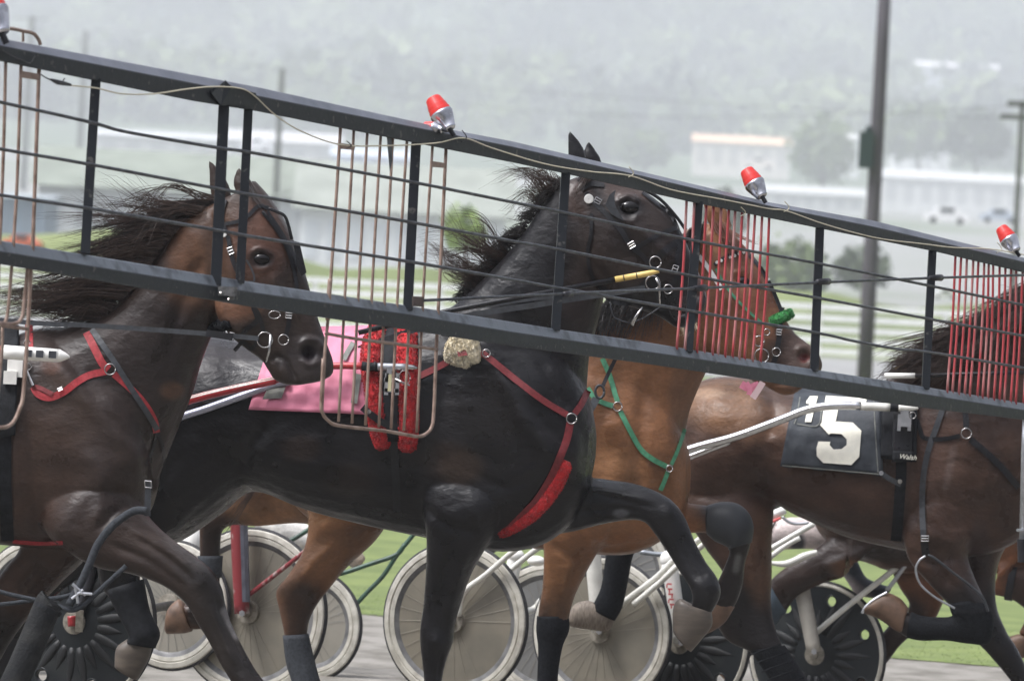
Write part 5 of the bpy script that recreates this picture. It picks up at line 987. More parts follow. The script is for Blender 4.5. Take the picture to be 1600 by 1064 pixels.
wrapmb(HD, [(1000, 838, 954, 824, .05, .13), (986, 868, 950, 862, .045, .13), (980, 900, 943, 912, .04, .13), (970, 946, 932, 940, .043, .13), (958, 968, 926, 950, .04, .13)], 'leg_boot', M_wrap, 3)
wrapmb(HD, [(1534, 936, 1484, 942, .056, -.16), (1550, 962, 1490, 960, .056, -.16), (1544, 1002, 1490, 950, .053, -.16), (1512, 1003, 1488, 964, .046, -.16), (1478, 998, 1466, 966, .038, -.16), (1440, 998, 1440, 964, .04, -.16), (1418, 994, 1424, 958, .042, -.16)], 'knee_boot', M_wrap, 2.5)
HD.strap('boot_strap', [(1492, 952), (1515, 955), (1545, 952)], 6, M_pad, off=.016)
HD.hair('mane', [(1720, 385), (1660, 430), (1600, 475), (1540, 515), (1480, 552), (1440, 575)], [(1600, 480), (1520, 505), (1450, 535), (1405, 560), (1392, 580), (1398, 592)], 2200, M_hairr, jit=13, sag=9, wav=8, width=.003, lenj=(.4, 1.1), dY=(-.2, -.02))
HD.hair('mane', [(1720, 400), (1660, 450), (1600, 500), (1540, 545), (1490, 580)], [(1640, 470), (1560, 520), (1490, 560), (1440, 580), (1410, 596)], 800, M_hairr, jit=13, sag=7, wav=8, width=.003, lenj=(.4, 1.1), dY=(-.26, -.16))
HD.hair('tail', [(1040, 680), (1036, 700)], [(960, 700), (950, 830)], 200, M_hairr, jit=10, sag=12, wav=8, width=.003)
def wavy(u, v): return (0, 3.5 * math.sin(u * 21) * (v > .97) * .5 + (3 * u if v < .02 else 0))
nc = HD.patch('number_cloth', [(1243, 604), (1376, 606), (1380, 743), (1219, 728)], M_nclth, 22, 18, off=.018, th=.004, wave=.0016, edge=wavy)
F5 = [(362, 472), (617, 490), (612, 514), (445, 508), (425, 628), (415, 632), (530, 640), (583, 690), (570, 855), (520, 905), (345, 892), (305, 850), (303, 800), (315, 758), (390, 760), (385, 780), (410, 808), (460, 805), (492, 780), (492, 745), (460, 712), (395, 708), (380, 715), (325, 655), (335, 640), (355, 510)]
HD.decal('big_digit', [(1200 + x * .25, 500 + y * .25) for x, y in F5], M_digit, off=.026, parent=nc)
F1 = [(262, 475), (312, 475), (284, 580), (270, 637), (230, 636), (244, 575), (256, 520), (240, 523), (238, 508)]
HD.decal('small_digit', [(1200 + x * .25, 500 + y * .25) for x, y in F1], M_digit, off=.026, parent=nc)
for pts in [[(1250, 620), (1245, 650), (1241, 662)], [(1222, 727), (1300, 734), (1377, 741)], [(1365, 622), (1368, 680), (1372, 738)], [(1245, 662), (1278, 664), (1284, 630)]]: HD.strap('stitching', pts, 1.6, gs, off=.0215, th=.001, parent=nc)
pd = HD.patch('saddle_pad', [(1378, 600), (1434, 604), (1432, 722), (1376, 716)], M_pad, 10, 16, off=.035, th=.02)
HD.patch('saddle', [(1396, 604), (1428, 606), (1424, 720), (1394, 722)], M_black_l, 8, 16, off=.052, th=.012, parent=pd)
lg = HD.patch('label_patch', [(1395, 704), (1428, 706), (1426, 722), (1394, 720)], M_pad, 6, 4, off=.062, th=.004, parent=pd)
tc_ = bpy.data.curves.new('label_text', 'FONT'); tc_.body = 'Walsh'; tc_.size = .028; tc_.shear = .3; tc_.extrude = .0005
to = bpy.data.objects.new('label_text', tc_); sc.collection.objects.link(to); bpy.context.view_layer.update()
tme = bpy.data.meshes.new_from_object(to.evaluated_get(bpy.context.evaluated_depsgraph_get())); bpy.data.objects.remove(to)
tv = [v.co.copy() for v in tme.vertices]; tf = [tuple(p.vertices) for p in tme.polygons]; bp_ = HD.S(1404, 716, .071)
MB().add([bp_ + np.array([v.x, -v.z, v.y - v.x * .05]) for v in tv], tf).build('label_text', M_digit, lg)
HD.strap('girth', [(1408, 716), (1408, 745), (1406, 770), (1404, 800), (1400, 845)], 17, M_pad, off=.02, parent=pd); HD.strap('snap_strap', [(1376, 738), (1390, 748), (1408, 757)], 8, M_grey_l, off=.04, parent=pd); HD.disc(1377, 739, 3.5, M_steel, 'stud', off=.05, parent=pd); HD.disc(1406, 752, 4, M_chrome, 'stud', off=.05, parent=pd)
y3 = HD.Y(1412, 650) - .085; mb = MB()
for (x, y, hw, hh) in [(1405, 660, 2.5, 13), (1421, 660, 2.5, 13), (1413, 652, 6, 14), (1413, 664, 9, 2.5), (1415, 640, 5, 6)]: mb.box(P(x, y, y3), (hw * y3 / F, .008 + hw * .0005, hh * y3 / F))
mb.build('shaft_holder', M_steel, pd); HD.ring(1426, 649, 5, 1.2, off=.09, parent=pd)
dc = HD.strap('breast_collar', [(1432, 655), (1438, 672), (1444, 684), (1472, 686), (1500, 681)], 7, M_black_l)
HD.strap('collar_strap', [(1507, 636), (1509, 652), (1510, 668)], 9, M_black_l, parent=dc); HD.strap('collar_strap', [(1516, 686), (1540, 706), (1565, 730), (1592, 762)], 10, M_black_l, parent=dc); HD.ring(1510, 677, 8, 1.6, parent=dc)
hg = HD.strap('hobble_hanger', [(1474, 636), (1462, 670), (1450, 705), (1442, 750), (1441, 800), (1443, 840)], 9, M_grey_l); HD.strap('hanger_strap', [(1444, 846), (1447, 868)], 12, M_black_l, parent=hg, off=.014); HD.buckle(1445, 841, 6, 4, 0, parent=hg)
yv = HD.Yf(1480) - .30
MB().tube([P(x, y, yv) for x, y in catmull([(1446, 868), (1436, 876), (1431, 890), (1438, 912), (1460, 932), (1492, 950)], 6)], .0045, 8).build('hobble', M_steel, hg, smooth=True)
MB().tube([P(x, y, yv) for x, y in catmull([(1450, 867), (1462, 873), (1490, 895), (1520, 918), (1536, 934), (1544, 955)], 6)], .0055, 8).build('hobble', M_grey_l, hg, smooth=True)
wr = MB().tube([P(1382, 587, HD.Yf(1400) - .32), P(1430, 587, HD.Yf(1420) - .32)], .011, 12).build('head_pole', M_whitep, HD.root, smooth=True); MB().tube([P(1430, 587, HD.Yf(1430) - .32), P(1520, 584, HD.Yf(1500) - .32), P(1680, 580, HD.Yf(1680) - .3)], .0085, 10).build('pole_shaft', M_black_l, wr, smooth=True); HD.ring(1391, 593, 5, 1.2, off=.12, parent=wr)
MB().tube([P(x, y, HD.Yf(1400) - .2) for x, y in catmull([(1398, 576), (1410, 570), (1420, 562), (1432, 555), (1448, 551)], 5)], .004, 7).build('loose_strap', mat('tan_leather', (.30, .20, .09), .5), HD.root)

# ---- far bay horse seen under and beyond the brown one
F_trunk = [(1250, 700, 1255, 740, .05), (1275, 650, 1280, 830, .2), (1330, 630, 1335, 870, .27), (1400, 640, 1405, 895, .28), (1480, 640, 1485, 890, .28), (1560, 630, 1565, 895, .28), (1640, 610, 1645, 905, .27), (1710, 620, 1715, 890, .22), (1760, 680, 1765, 830, .12), (1775, 730, 1778, 780, .06)]
F_neck = [(1620, 640, 1740, 780, .18), (1690, 560, 1790, 700, .13), (1760, 490, 1850, 620, .1), (1830, 450, 1890, 560, .08)]
F_head = [(1850, 440, 1830, 520, .08), (1890, 460, 1850, 570, .1), (1930, 510, 1890, 600, .085), (1960, 560, 1930, 630, .06), (1975, 600, 1950, 640, .045)]
F_nh = [(1460, 740, 1330, 780, .14, -.1), (1440, 810, 1320, 880, .11, -.12), (1390, 820, 1320, 900, .08, -.13), (1320, 828, 1290, 910, .065, -.13), (1268, 860, 1262, 922, .055, -.13), (1222, 890, 1242, 935, .05, -.13), (1196, 915, 1224, 962, .042, -.13), (1176, 948, 1204, 982, .038, -.13), (1166, 985, 1190, 1000, .036, -.13), (1150, 1005, 1174, 1024, .035, -.13)]
F_oh = [(1480, 760, 1360, 780, .14, .1), (1480, 860, 1390, 880, .1, .12), (1478, 910, 1404, 915, .07, .13), (1474, 940, 1420, 940, .055, .13), (1455, 975, 1418, 950, .045, .13), (1415, 1000, 1390, 975, .036, .13), (1390, 1030, 1362, 1012, .038, .13), (1376, 1050, 1352, 1036, .034, .13)]
F_nf = [(1700, 740, 1600, 800, .12, -.1), (1640, 850, 1560, 900, .08, -.12), (1560, 868, 1545, 925, .065, -.13), (1590, 880, 1578, 935, .055, -.13), (1630, 890, 1600, 950, .05, -.13), (1640, 950, 1606, 960, .036, -.13), (1620, 1000, 1590, 990, .038, -.13)]
F_of = [(1740, 800, 1640, 820, .11, .1), (1730, 880, 1660, 890, .08, .12), (1725, 950, 1680, 955, .06, .13), (1720, 985, 1678, 990, .05, .13), (1712, 1040, 1684, 1040, .036, .13), (1714, 1070, 1684, 1074, .04, .13)]
HF = Horse('far red-bay horse whose dark hind leg stretches back behind the brown horse', 31.4, 1450, .2, [F_trunk, F_neck, F_head, F_nh, F_oh, F_nf, F_of], (.16, .065, .03),
  [('l', [(1450, 840), (1300, 870), (1230, 910), (1160, 1010)], 50, (.018, .012, .010), .97), ('e', 1340, 890, 40, 16, (.13, .06, .03), .7), ('l', [(1420, 960), (1370, 1040)], 36, bdk, .9), ('l', [(1600, 920), (1640, 1000)], 36, bdk, .9), ('l', [(1700, 980), (1700, 1080)], 36, bdk, .9)],
  [([(1400, 850), (1330, 870), (1280, 890)], 8, .010), ([(1380, 880), (1310, 895)], 5, -.008)], voxel=.0115, bx=1450, smooth=4)
HF.eye(1888, 510, 9)
wrapmb(HF, [(1202, 908, 1228, 952, .045, -.13), (1180, 945, 1206, 978, .041, -.13), (1168, 982, 1190, 1000, .040, -.13)], 'leg_wrap', mat('navy_wrap', (.03, .045, .06), .8, noise=.2), 3)
for st in ([(1150, 1005, 1174, 1024, .04, -.13), (1138, 1030, 1150, 1058, .052, -.13), (1120, 1046, 1140, 1066, .05, -.13)], [(1374, 1052, 1350, 1038, .04, .13), (1384, 1078, 1336, 1072, .055, .13)], [(1625, 1000, 1590, 990, .04, -.13), (1604, 1026, 1562, 1000, .052, -.13), (1580, 1026, 1560, 1012, .05, -.13)], [(1716, 1070, 1684, 1076, .044, .13), (1726, 1094, 1680, 1096, .055, .13)]):
    hoofmb(st, HF.Yf).build('hoof', M_hooft, HF.root, smooth=True)
wrapmb(HF, [(1582, 878, 1570, 934, .057, -.13), (1592, 882, 1582, 936, .055, -.13)], 'leg_boot', M_black_l, 3)
HF.body['label'] = 'red-brown body with nearly black stretched hind leg'
HF.hair('mane', [(1840, 450), (1760, 500), (1690, 570)], [(1760, 520), (1700, 560), (1640, 600)], 400, M_hairb, jit=10, sag=8, wav=7, width=.003)
HF.hair('tail', [(1255, 700), (1252, 730)], [(1200, 740), (1190, 860)], 200, M_hairb, jit=8, sag=8, wav=8, width=.003)

# pink ribbon ends under the bay's chin
yq = HC.Yf(1180) - .10
rb = flatstrap('ribbon', [(1158, 600), (1170, 606), (1186, 601)], 12, M_pink, lambda x: yq, bd); flatstrap('ribbon', [(1166, 598), (1172, 608), (1170, 617)], 8, M_pink, lambda x: yq - .01, rb); flatstrap('ribbon', [(1192, 597), (1184, 610), (1176, 622)], 10, mat('pale_ribbon', (.55, .40, .40), .6), lambda x: yq - .015, rb)
# ------------------------------------------------------------------ sulkies
YAW = R(24); WN = np.array([-math.sin(YAW), -math.cos(YAW), 0]); WD = np.array([math.cos(YAW), -math.sin(YAW), 0])
M_tyre = mat('tyre', (.022, .022, .024), .75, noise=.3, nscale=50, bump=.15)
M_rim = mat('pale_rim', (.52, .50, .44), .45, color2=(.36, .34, .29), nscale=22)
M_rimin = mat('grey_rim', (.11, .11, .11), .5, noise=.3)
M_disc = mat('dusty_disc_cover', (.205, .185, .145), .34, color2=(.12, .112, .092), nscale=5, lo=.4, hi=.7, bump=.05, bscale=8)
M_discl = mat('pale_disc_cover', (.27, .25, .21), .4, color2=(.20, .19, .16), nscale=4)
M_discg = mat('grey_disc_cover', (.17, .17, .165), .38, color2=(.12, .12, .115), nscale=4)
M_bdisc = mat('black_disc_cover', (.013, .016, .018), .42, spec=.3, color2=(.04, .042, .04), nscale=11, lo=.5, hi=.85)
M_groove = mat('groove', (.007, .008, .009), .6)
M_spoke = mat('spoke', (.25, .23, .19), .5, .2)
M_hub = mat('dusty_hub', (.26, .24, .20), .6, .2, color2=(.15, .13, .10), nscale=50)
M_red = mat('red_paint', (.36, .025, .03), .35, noise=.2, nscale=20, coat=.3)
M_redworn = mat('worn_red_paint', (.19, .02, .025), .45, color2=(.34, .30, .28), nscale=26, lo=.56, hi=.66, stretch=(1, 1, .5))
M_silver = mat('polished_tube', (.66, .66, .66), .22, .9, noise=.08, nscale=20)
M_greent = mat('dark_green_tube', (.02, .055, .035), .4, noise=.3)
M_greyfork = mat('grey_fork', (.34, .32, .28), .5, noise=.15, nscale=14)

def boolean_cut(o, cutters):
    for c in cutters:
        m = o.modifiers.new('b', 'BOOLEAN'); m.operation = 'DIFFERENCE'; m.object = c; m.solver = 'EXACT'
    me = bpy.data.meshes.new_from_object(o.evaluated_get(bpy.context.evaluated_depsgraph_get()))
    for m in list(o.modifiers): o.modifiers.remove(m)
    o.data = me
    for c in cutters: bpy.data.objects.remove(c)

def wheel(root_, cx, cy, rv, Y, style='taupe', label=None, spokes=True, hub=True, rot=0.0):
    c = P(cx, cy, Y); r = rv * Y / F; n = WN
    ty = MB().torus(c, n, r - .012, .012, 96, 10); w_ = ty.build('wheel', M_tyre, root_, smooth=True)
    if label: w_['label'] = label
    white = style in ('taupe', 'pale', 'grey')
    rw = .040 if white else .012
    mb = MB(); mb.lathe(c, n, [(.010, r - .009), (.017, r - .014), (.020, r - .016 - rw * .4), (.014, r - .016 - rw * .5), (.018, r - .016 - rw * .6), (.016, r - .016 - rw), (-.016, r - .016 - rw), (-.017, r - .016 - rw * .5), (-.012, r - .018), (.010, r - .009)], 96)
    mb.build('rim', M_rim, w_, smooth=False)
    ri = r - .016 - rw
    if white:
        MB().lathe(c, n, [(.015, ri + .001), (.010, ri - .006), (.009, ri - .020), (.004, ri - .021), (-.015, ri - .02), (-.015, ri)], 96).build('inner_rim', M_rimin, w_, smooth=True)
        m_ = {'taupe': M_disc, 'pale': M_discl, 'grey': M_discg}[style]
        MB().lathe(c, n, [(.0085, ri - .018), (.011, ri * .6), (.015, .04), (.015, .001), (-.015, .001), (-.0085, ri - .018)], 96).build('disc_cover', m_, w_, smooth=True)
        if spokes:
            mb = MB()
            for k in range(24):
                a = 2 * math.pi * k / 28 + rot; u = WD * math.cos(a) + np.array([0, 0, 1]) * math.sin(a)
                mb.tube([c + n * .0162 + u * .045, c + n * .0112 + u * (ri - .02)], .0007, 4)
            mb.build('spokes', M_spoke if style != 'pale' else M_rimin, w_)
    else:
        o = MB().lathe(c, n, [(.013, ri + .004), (.019, ri * .62), (.030, .055), (.030, .001), (-.004, .001), (-.004, ri + .004), (.013, ri + .004)], 96).build('disc_cover', M_bdisc, w_, smooth=False)
        cut = []
        for k in range(7):
            a = 2 * math.pi * (k + .28) / 7 + rot; u = WD * math.cos(a) + np.array([0, 0, 1]) * math.sin(a)
            cut.append(MB().lathe(c + u * ri * .82, n, [(-.08, .001), (-.08, .022), (.08, .022), (.08, .001)], 18).build('cut', None))
            hl = MB().lathe(c + u * ri * .82, n, [(.012, .0225), (.019, .0235), (.019, .029), (.012, .031)], 20).build('hole_rim', M_bdisc, w_, smooth=True)
        boolean_cut(o, cut)
        mb = MB()
        for k in range(21):
            a = 2 * math.pi * (k + .5) / 21 + rot; u = WD * math.cos(a) + np.array([0, 0, 1]) * math.sin(a); tv = np.cross(n, u)
            if True:
                L0, L1 = .32, (.66 if k % 3 == 1 else .88); pts = [c + u * ri * q + n * (.030 - (.030 - .019) * (q - .17) / .45 if q < .62 else .019 - .006 * (q - .62) / .38) for q in np.linspace(L0, L1, 7)]
                mb.tube(pts, [.009, .015, .018, .016, .011, .006, .001], 8, flat=(1.0, .35), up=tuple(tv))
        mb.build('grooves', M_groove, w_, smooth=True)
    if hub: MB().lathe(c, n, [(.012, .001), (.014, .048), (.034, .046), (.036, .02), (.05, .018), (.052, .001)], 28).build('hub', M_hub, w_, smooth=False)
    return w_, c, r
def tubepx(root_, name, pts, rpx, m, Y, par=None, n=12, sub_=5):
    """tube through photo points at depth Y (number, list, or (cx, Y) to follow a wheel plane)"""
    if isinstance(Y, tuple): Y = [Y[1] - (a - Y[0]) * Y[1] / F * .4452 for a, b in pts]
    p = catmull([(a, b, (Y if not isinstance(Y, (list, tuple)) else Y[i])) for i, (a, b) in enumerate(pts)], sub_)
    rr = np.interp(np.linspace(0, 1, len(p)), np.linspace(0, 1, len(rpx)), rpx) if isinstance(rpx, (list, tuple)) else np.full(len(p), rpx)
    return MB().tube([P(*q) for q in p], rr * p[:, 2] / F, n).build(name, m, par or root_, smooth=True)
def sulky(label, px, Y):
    return root('sulky', label, 'sulky', (P(px, 1000, Y)[0], Y, 0), 'racing sulkies')
def wedge_fork(s, hub_px, top_px, wpx, m, Y, nm='fork'):
    (hx, hy), (tx, ty) = hub_px, top_px; o = tubepx(s, nm, [(tx, ty), ((hx + tx) / 2, (hy + ty) / 2), (hx, hy)], [wpx * .52, wpx * .5, wpx * .46], m, Y, n=14)
    MB().lathe(P(hx, hy, Y - .035), (0, -1, 0), [(-.005, .001), (-.005, .013), (.008, .012), (.009, .001)], 6).build('axle_nut', M_steel, o)
    return o

# sulky of the black horse
sB = sulky('sulky with a ribbed black disc wheel at the lower left and red shaft', 114, 25.7)
wheel(sB, 122, 971, 138, 26.75, 'black', rot=.3)
tubepx(sB, 'mount', [(112, 962), (113, 978)], 7, M_red, 26.66); mb = MB(); mb.box(P(124, 970, 26.65), (.014, .01, .04)); mb.build('bracket', M_hub, sB)
wheel(sB, 268, 945, 103, 29.1, 'pale')
tubepx(sB, 'axle', [(122, 971), (268, 945)], 7, M_darkm, [26.85, 29])
tubepx(sB, 'fork', [(150, 860), (140, 905), (124, 960)], 7, M_darkm, 26.7)
tubepx(sB, 'shaft', [(150, 700), (245, 650), (300, 624), (430, 594)], 6.5, M_red, [25.9, 25.85, 25.8, 25.75]); tubepx(sB, 'shaft', [(430, 594), (480, 579), (520, 572), (568, 572)], 5.5, M_red, [25.75, 25.72, 25.7, 25.68])
for dy_, rr_ in ((-5.2, .9), (-2.4, 1.0)): tubepx(sB, 'stripe', [(150, 700 + dy_), (245, 650 + dy_), (300, 624 + dy_), (430, 594 + dy_)], rr_, M_white, [25.87, 25.82, 25.77, 25.72])
tubepx(sB, 'brace_tube', [(150, 722), (255, 663), (330, 636), (420, 604), (452, 596)], 6.0, mat('lilac_steel', (.42, .43, .52), .3, .6, noise=.1), [25.95, 25.88, 25.84, 25.8, 25.78])
tubepx(sB, 'wrap', [(565, 572), (592, 574)], 7, M_pad, 25.68); tubepx(sB, 'shaft_end', [(590, 573), (636, 574)], 6, M_steel, 25.67); tubepx(sB, 'shaft_tip', [(636, 574), (646, 574.5), (653, 575)], [5.5, 4, 1], M_chrome, 25.67)
for x in (575, 584, 594): tubepx(sB, 'wrap', [(x, 572.6), (x + 2.5, 572.8)], 7.8, M_darkm, 25.68)
tubepx(sB, 'strut', [(300, 812), (285, 832), (272, 845)], 3.2, M_red, 29.3)
tubepx(sB, 'frame_tube', [(352, 806), (310, 822), (285, 838)], 2.4, mat('blue_tube', (.16, .22, .34), .4), 29.3)
mb = MB(); mb.sphere(P(300, 850, 29.5), (.06, .10, .10), 18, 12); mb.build('wheel_guard', M_whitep, sB, smooth=True)
# sulky of the light bay horse: red fork
sC = sulky('sulky with a red fork over a taupe disc wheel behind brown hind legs', 391, 29)
wheel(sC, 392, 956, 133, 29.0, 'taupe', rot=.1)
fk = wedge_fork(sC, (378, 958), (372, 800), 26, M_redworn, 28.93); mb = MB(); A_, B_ = P(380, 812, 28.9), P(384, 940, 28.9); V = [p + np.array([dx, dy, 0]) for p in (A_, B_) for dx, dy in ((-.014, -.004), (.0, -.002), (.014, .008), (.0175, .02), (-.014, .02))]; mb.add(V, [(k, (k + 1) % 5, 5 + (k + 1) % 5, 5 + k) for k in range(5)] + [(4, 3, 2, 1, 0), (5, 6, 7, 8, 9)]); mb.build('fork_stripe', mat('grey_blue_paint', (.10, .105, .13), .45, noise=.25), fk)
tubepx(sC, 'strut', [(380, 936), (420, 905), (480, 858), (560, 790)], 3.6, M_redworn, (392, 28.93))
tubepx(sC, 'axle', [(378, 960), (480, 950)], 6, M_darkm, [29.05, 29.9])
# green sulky beyond it, with its driver's foot
sG = sulky('green framed sulky with a small spoked wheel on the far side beside the grass', 487, 30.6)
wheel(sG, 487, 977, 88, 30.6, 'pale', rot=.2)
for pts in ([(380, 890), (455, 868), (528, 898 - 22), (528, 898)], [(470, 905), (528, 897), (575, 882), (618, 867), (632, 852), (650, 830)], [(540, 965), (567, 932), (598, 900), (618, 870), (633, 850)], [(440, 850), (460, 841), (490, 822)]): tubepx(sG, 'frame_tube', pts if len(pts) != 4 or pts[0] != (380, 890) else [(400, 905), (440, 902), (480, 903)], 3.6, M_greent, 30.55)
wheel(sG, 560, 968, 60, 33.2, 'pale') if False else None
# sulky with the big pale-rimmed wheel in the middle
sM = sulky('sulky with a white-rimmed taupe wheel behind the black horse standing foreleg', 712, 29.2)
wheel(sM, 712, 970, 125, 29.25, 'taupe', rot=.05); wheel(sM, 858, 985, 108, 31.0, 'grey', rot=.3)
tubepx(sM, 'frame_tube', [(716, 962), (724, 926), (760, 897), (810, 855), (842, 840), (900, 815)], 4.6, M_white, (712, 29.2)); tubepx(sM, 'frame_tube', [(745, 936), (800, 888), (852, 848), (900, 822)], 4.6, M_white, (712, 29.7))
tubepx(sM, 'axle', [(716, 970), (822, 956), (846, 938)], 5.5, M_white, [29.3, 30.8, 30.9])
tubepx(sM, 'fork', [(806, 868), (800, 900), (800, 930)], [12, 11, 9], M_whitep, 30.1)
mb = MB(); mb.sphere(P(806, 868, 30.1), (.036, .04, .03), 16, 10); mb.sphere(P(838, 876, 30.2), (.04, .05, .022), 16, 10); mb.build('wheel_guard', M_whitep, sM, smooth=True)
# black seat and pale panel glimpsed behind
MB().box(P(795, 846, 30.6), (.09, .2, .02), rz=.2).build('seat', M_pad, sM)
tubepx(sM, 'footrest', [(765, 862), (800, 842), (840, 838)], 5, M_darkm, 30.5)
# sulky with the white fork wheel
sW = sulky('sulky with a white fork over a taupe disc wheel, right of the middle', 940, 30.2)
wheel(sW, 941, 987, 119, 30.25, 'taupe', rot=.15)
wedge_fork(sW, (936, 986), (924, 835), 25, M_white, 30.17)
tubepx(sW, 'frame_tube', [(938, 972), (976, 939), (1025, 902), (1062, 866), (1110, 830)], 4.6, M_white, (941, 30.19)); tubepx(sW, 'frame_tube', [(990, 944), (1033, 908), (1062, 881), (1110, 842)], 4.6, M_white, (941, 30.17))
tubepx(sW, 'axle', [(941, 988), (1030, 980)], 5, M_steel, [30.3, 30.9])
tubepx(sW, 'foot_tube', [(1000, 862), (1030, 866), (1058, 862)], 4, mat('grey_tube', (.3, .32, .34), .35, .5), 30.5)
# sulky with black disc and lettered white fork
sE = sulky('sulky with a black disc wheel and a lettered white fork behind the raised hooves', 1060, 30.3)
wheel(sE, 1066, 1004, 116, 30.35, 'black', rot=.0)
fk = wedge_fork(sE, (1064, 1004), (1046, 880), 25, M_whitep, 30.25); MB().sphere(P(1045, 874, 30.25), (.038, .036, .04), 16, 12).build('fork_top', M_whitep, fk, smooth=True)
M_rl = mat('red_lettering', (.55, .08, .08), .5)
for i, (x, y) in enumerate([(1046, 912), (1047, 920), (1048, 928), (1049, 936), (1050, 944)]):
    MB().box(P(x, y, 30.20), (.010, .002, .0035), rz=0).build('lettering', M_rl, fk); MB().box(P(x - 4 + 3 * (i % 3), y + 3, 30.20), (.0028, .002, .008)).build('lettering', M_rl, fk)
tubepx(sE, 'frame_tube', [(1068, 950), (1110, 925), (1177, 874), (1225, 845), (1272, 818)], 4.4, M_white, 30.5); tubepx(sE, 'frame_tube', [(1120, 935), (1178, 891), (1222, 856), (1250, 840)], 4.2, M_white, 30.6)
tubepx(sE, 'frame_tube', [(1183, 877), (1210, 880), (1232, 880), (1256, 869), (1277, 862)], [3.5, 3.5, 6, 6, 4], M_white, 30.7); tubepx(sE, 'frame_tube', [(1222, 807), (1232, 815), (1244, 818), (1264, 817)], 2.4, M_steel, 30.7)
tb = tubepx(sE, 'seat_bar', [(1170, 823), (1200, 808), (1227, 796)], 6.5, M_whitep, 30.72)
MB().sphere(P(1193, 808, 30.695), (.013, .004, .008), 12, 8).build('emblem', mat('blue_mark', (.05, .14, .45), .4), tb); tubepx(sE, 'stripe', [(1192, 820), (1208, 814), (1220, 809)], 2.4, M_rl, 30.7, par=tb)
tubepx(sE, 'axle', [(1066, 1004), (1150, 990)], 5, M_steel, [30.4, 31.1])
# sulky at the right, grey fork over holed black disc
sR = sulky('sulky with a grey fork over a black disc wheel with round holes, far right', 1275, 31.5)
wheel(sR, 1277, 1022, 116, 31.55, 'black', rot=.18)
wedge_fork(sR, (1272, 1018), (1244, 872), 25, M_greyfork, 31.42)
tubepx(sR, 'frame_tube', [(1268, 994), (1330, 942), (1390, 895), (1421, 869)], 4.6, M_white, (1277, 31.48)); tubepx(sR, 'frame_tube', [(1386, 922), (1404, 898), (1424, 870)], 3.4, M_steel, (1277, 31.46))
# shafts of the brown horse
sD = sulky('sulky whose silver shaft runs along the flank of the brown horse with the number cloth', 1000, 29.9)
tubepx(sD, 'shaft', [(900, 770), (1000, 732), (1078, 702), (1150, 682), (1220, 656), (1262, 640), (1300, 634), (1345, 634)], 6.6, M_silver, [29.2, 29.15, 29.08, 29.06, 29.04, 29.03, 29.02, 29.02])
tubepx(sD, 'shaft', [(900, 784), (1000, 744), (1078, 714), (1140, 690)], 5, M_silver, [29.26, 29.2, 29.12, 29.09])
tubepx(sD, 'shaft_end', [(1345, 634.5), (1392, 636.5)], 6.4, M_white, 29.02); tubepx(sD, 'shaft_grip', [(1391, 636), (1405, 637)], 6.8, M_pad, 29.01); tubepx(sD, 'shaft_tip', [(1404, 637), (1424, 637.5), (1435, 638)], [5.5, 5, 1.5], M_white, 29.0)
wheel(sD, 960, 900, 100, 31.9, 'grey')
# white shaft of the sulky behind the nearest horse
sA = sulky('sulky whose white notched shaft end lies beside the shoulder of the nearest brown horse', -60, 24.3)
tubepx(sA, 'shaft', [(-420, 640), (-200, 575), (-60, 548), (0, 549)], 9, mat('orange_tube', (.6, .12, .03), .4), 24.2, sub_=4)
se = tubepx(sA, 'shaft_end', [(6, 550), (92, 556)], [11, 10.5], M_whitep, 24.19); tubepx(sA, 'shaft_tip', [(92, 556), (102, 557), (109, 558)], [10.5, 6, 1.5], M_whitep, 24.19)
for x in (44, 62, 82): mb = MB(); mb.box(P(x, 552 + (x - 40) * .05, 24.168), (.0125, .006, .012)); mb.build('notch', M_rail, se)
wheel(sA, -430, 960, 150, 24.3, 'taupe'); wheel(sA, -270, 950, 140, 25.6, 'taupe'); tubepx(sA, 'fork', [(-430, 760), (-430, 955)], 14, M_white, 24.2); tubepx(sA, 'axle', [(-430, 800), (-270, 795)], 8, M_white, [24.35, 25.5])

# padded black post at the lower left corner
pp = root('padded_post', 'dusty black padded cylinder leaning in front of the black disc wheel at the lower left', 'padded post', P(-42, 1190, 23.9), None)
mb = MB(); L_ = [P(80, 938, 23.9), P(72, 952, 23.9), P(30, 1050, 23.9), P(-42, 1200, 23.9)]; mb.tube(catmull(L_, 5), 22 * 23.9 / F, 22); mb.build('padding', mat('dusty_rubber', (.014, .015, .016), .8, spec=.2, color2=(.055, .055, .052), nscale=16, lo=.45, hi=.85, bump=.5, bscale=120), pp, smooth=True)
MB().tube([P(76, 947, 23.9), P(73, 953, 23.9)], 23.4 * 23.9 / F, 22).build('collar', M_pad, pp)

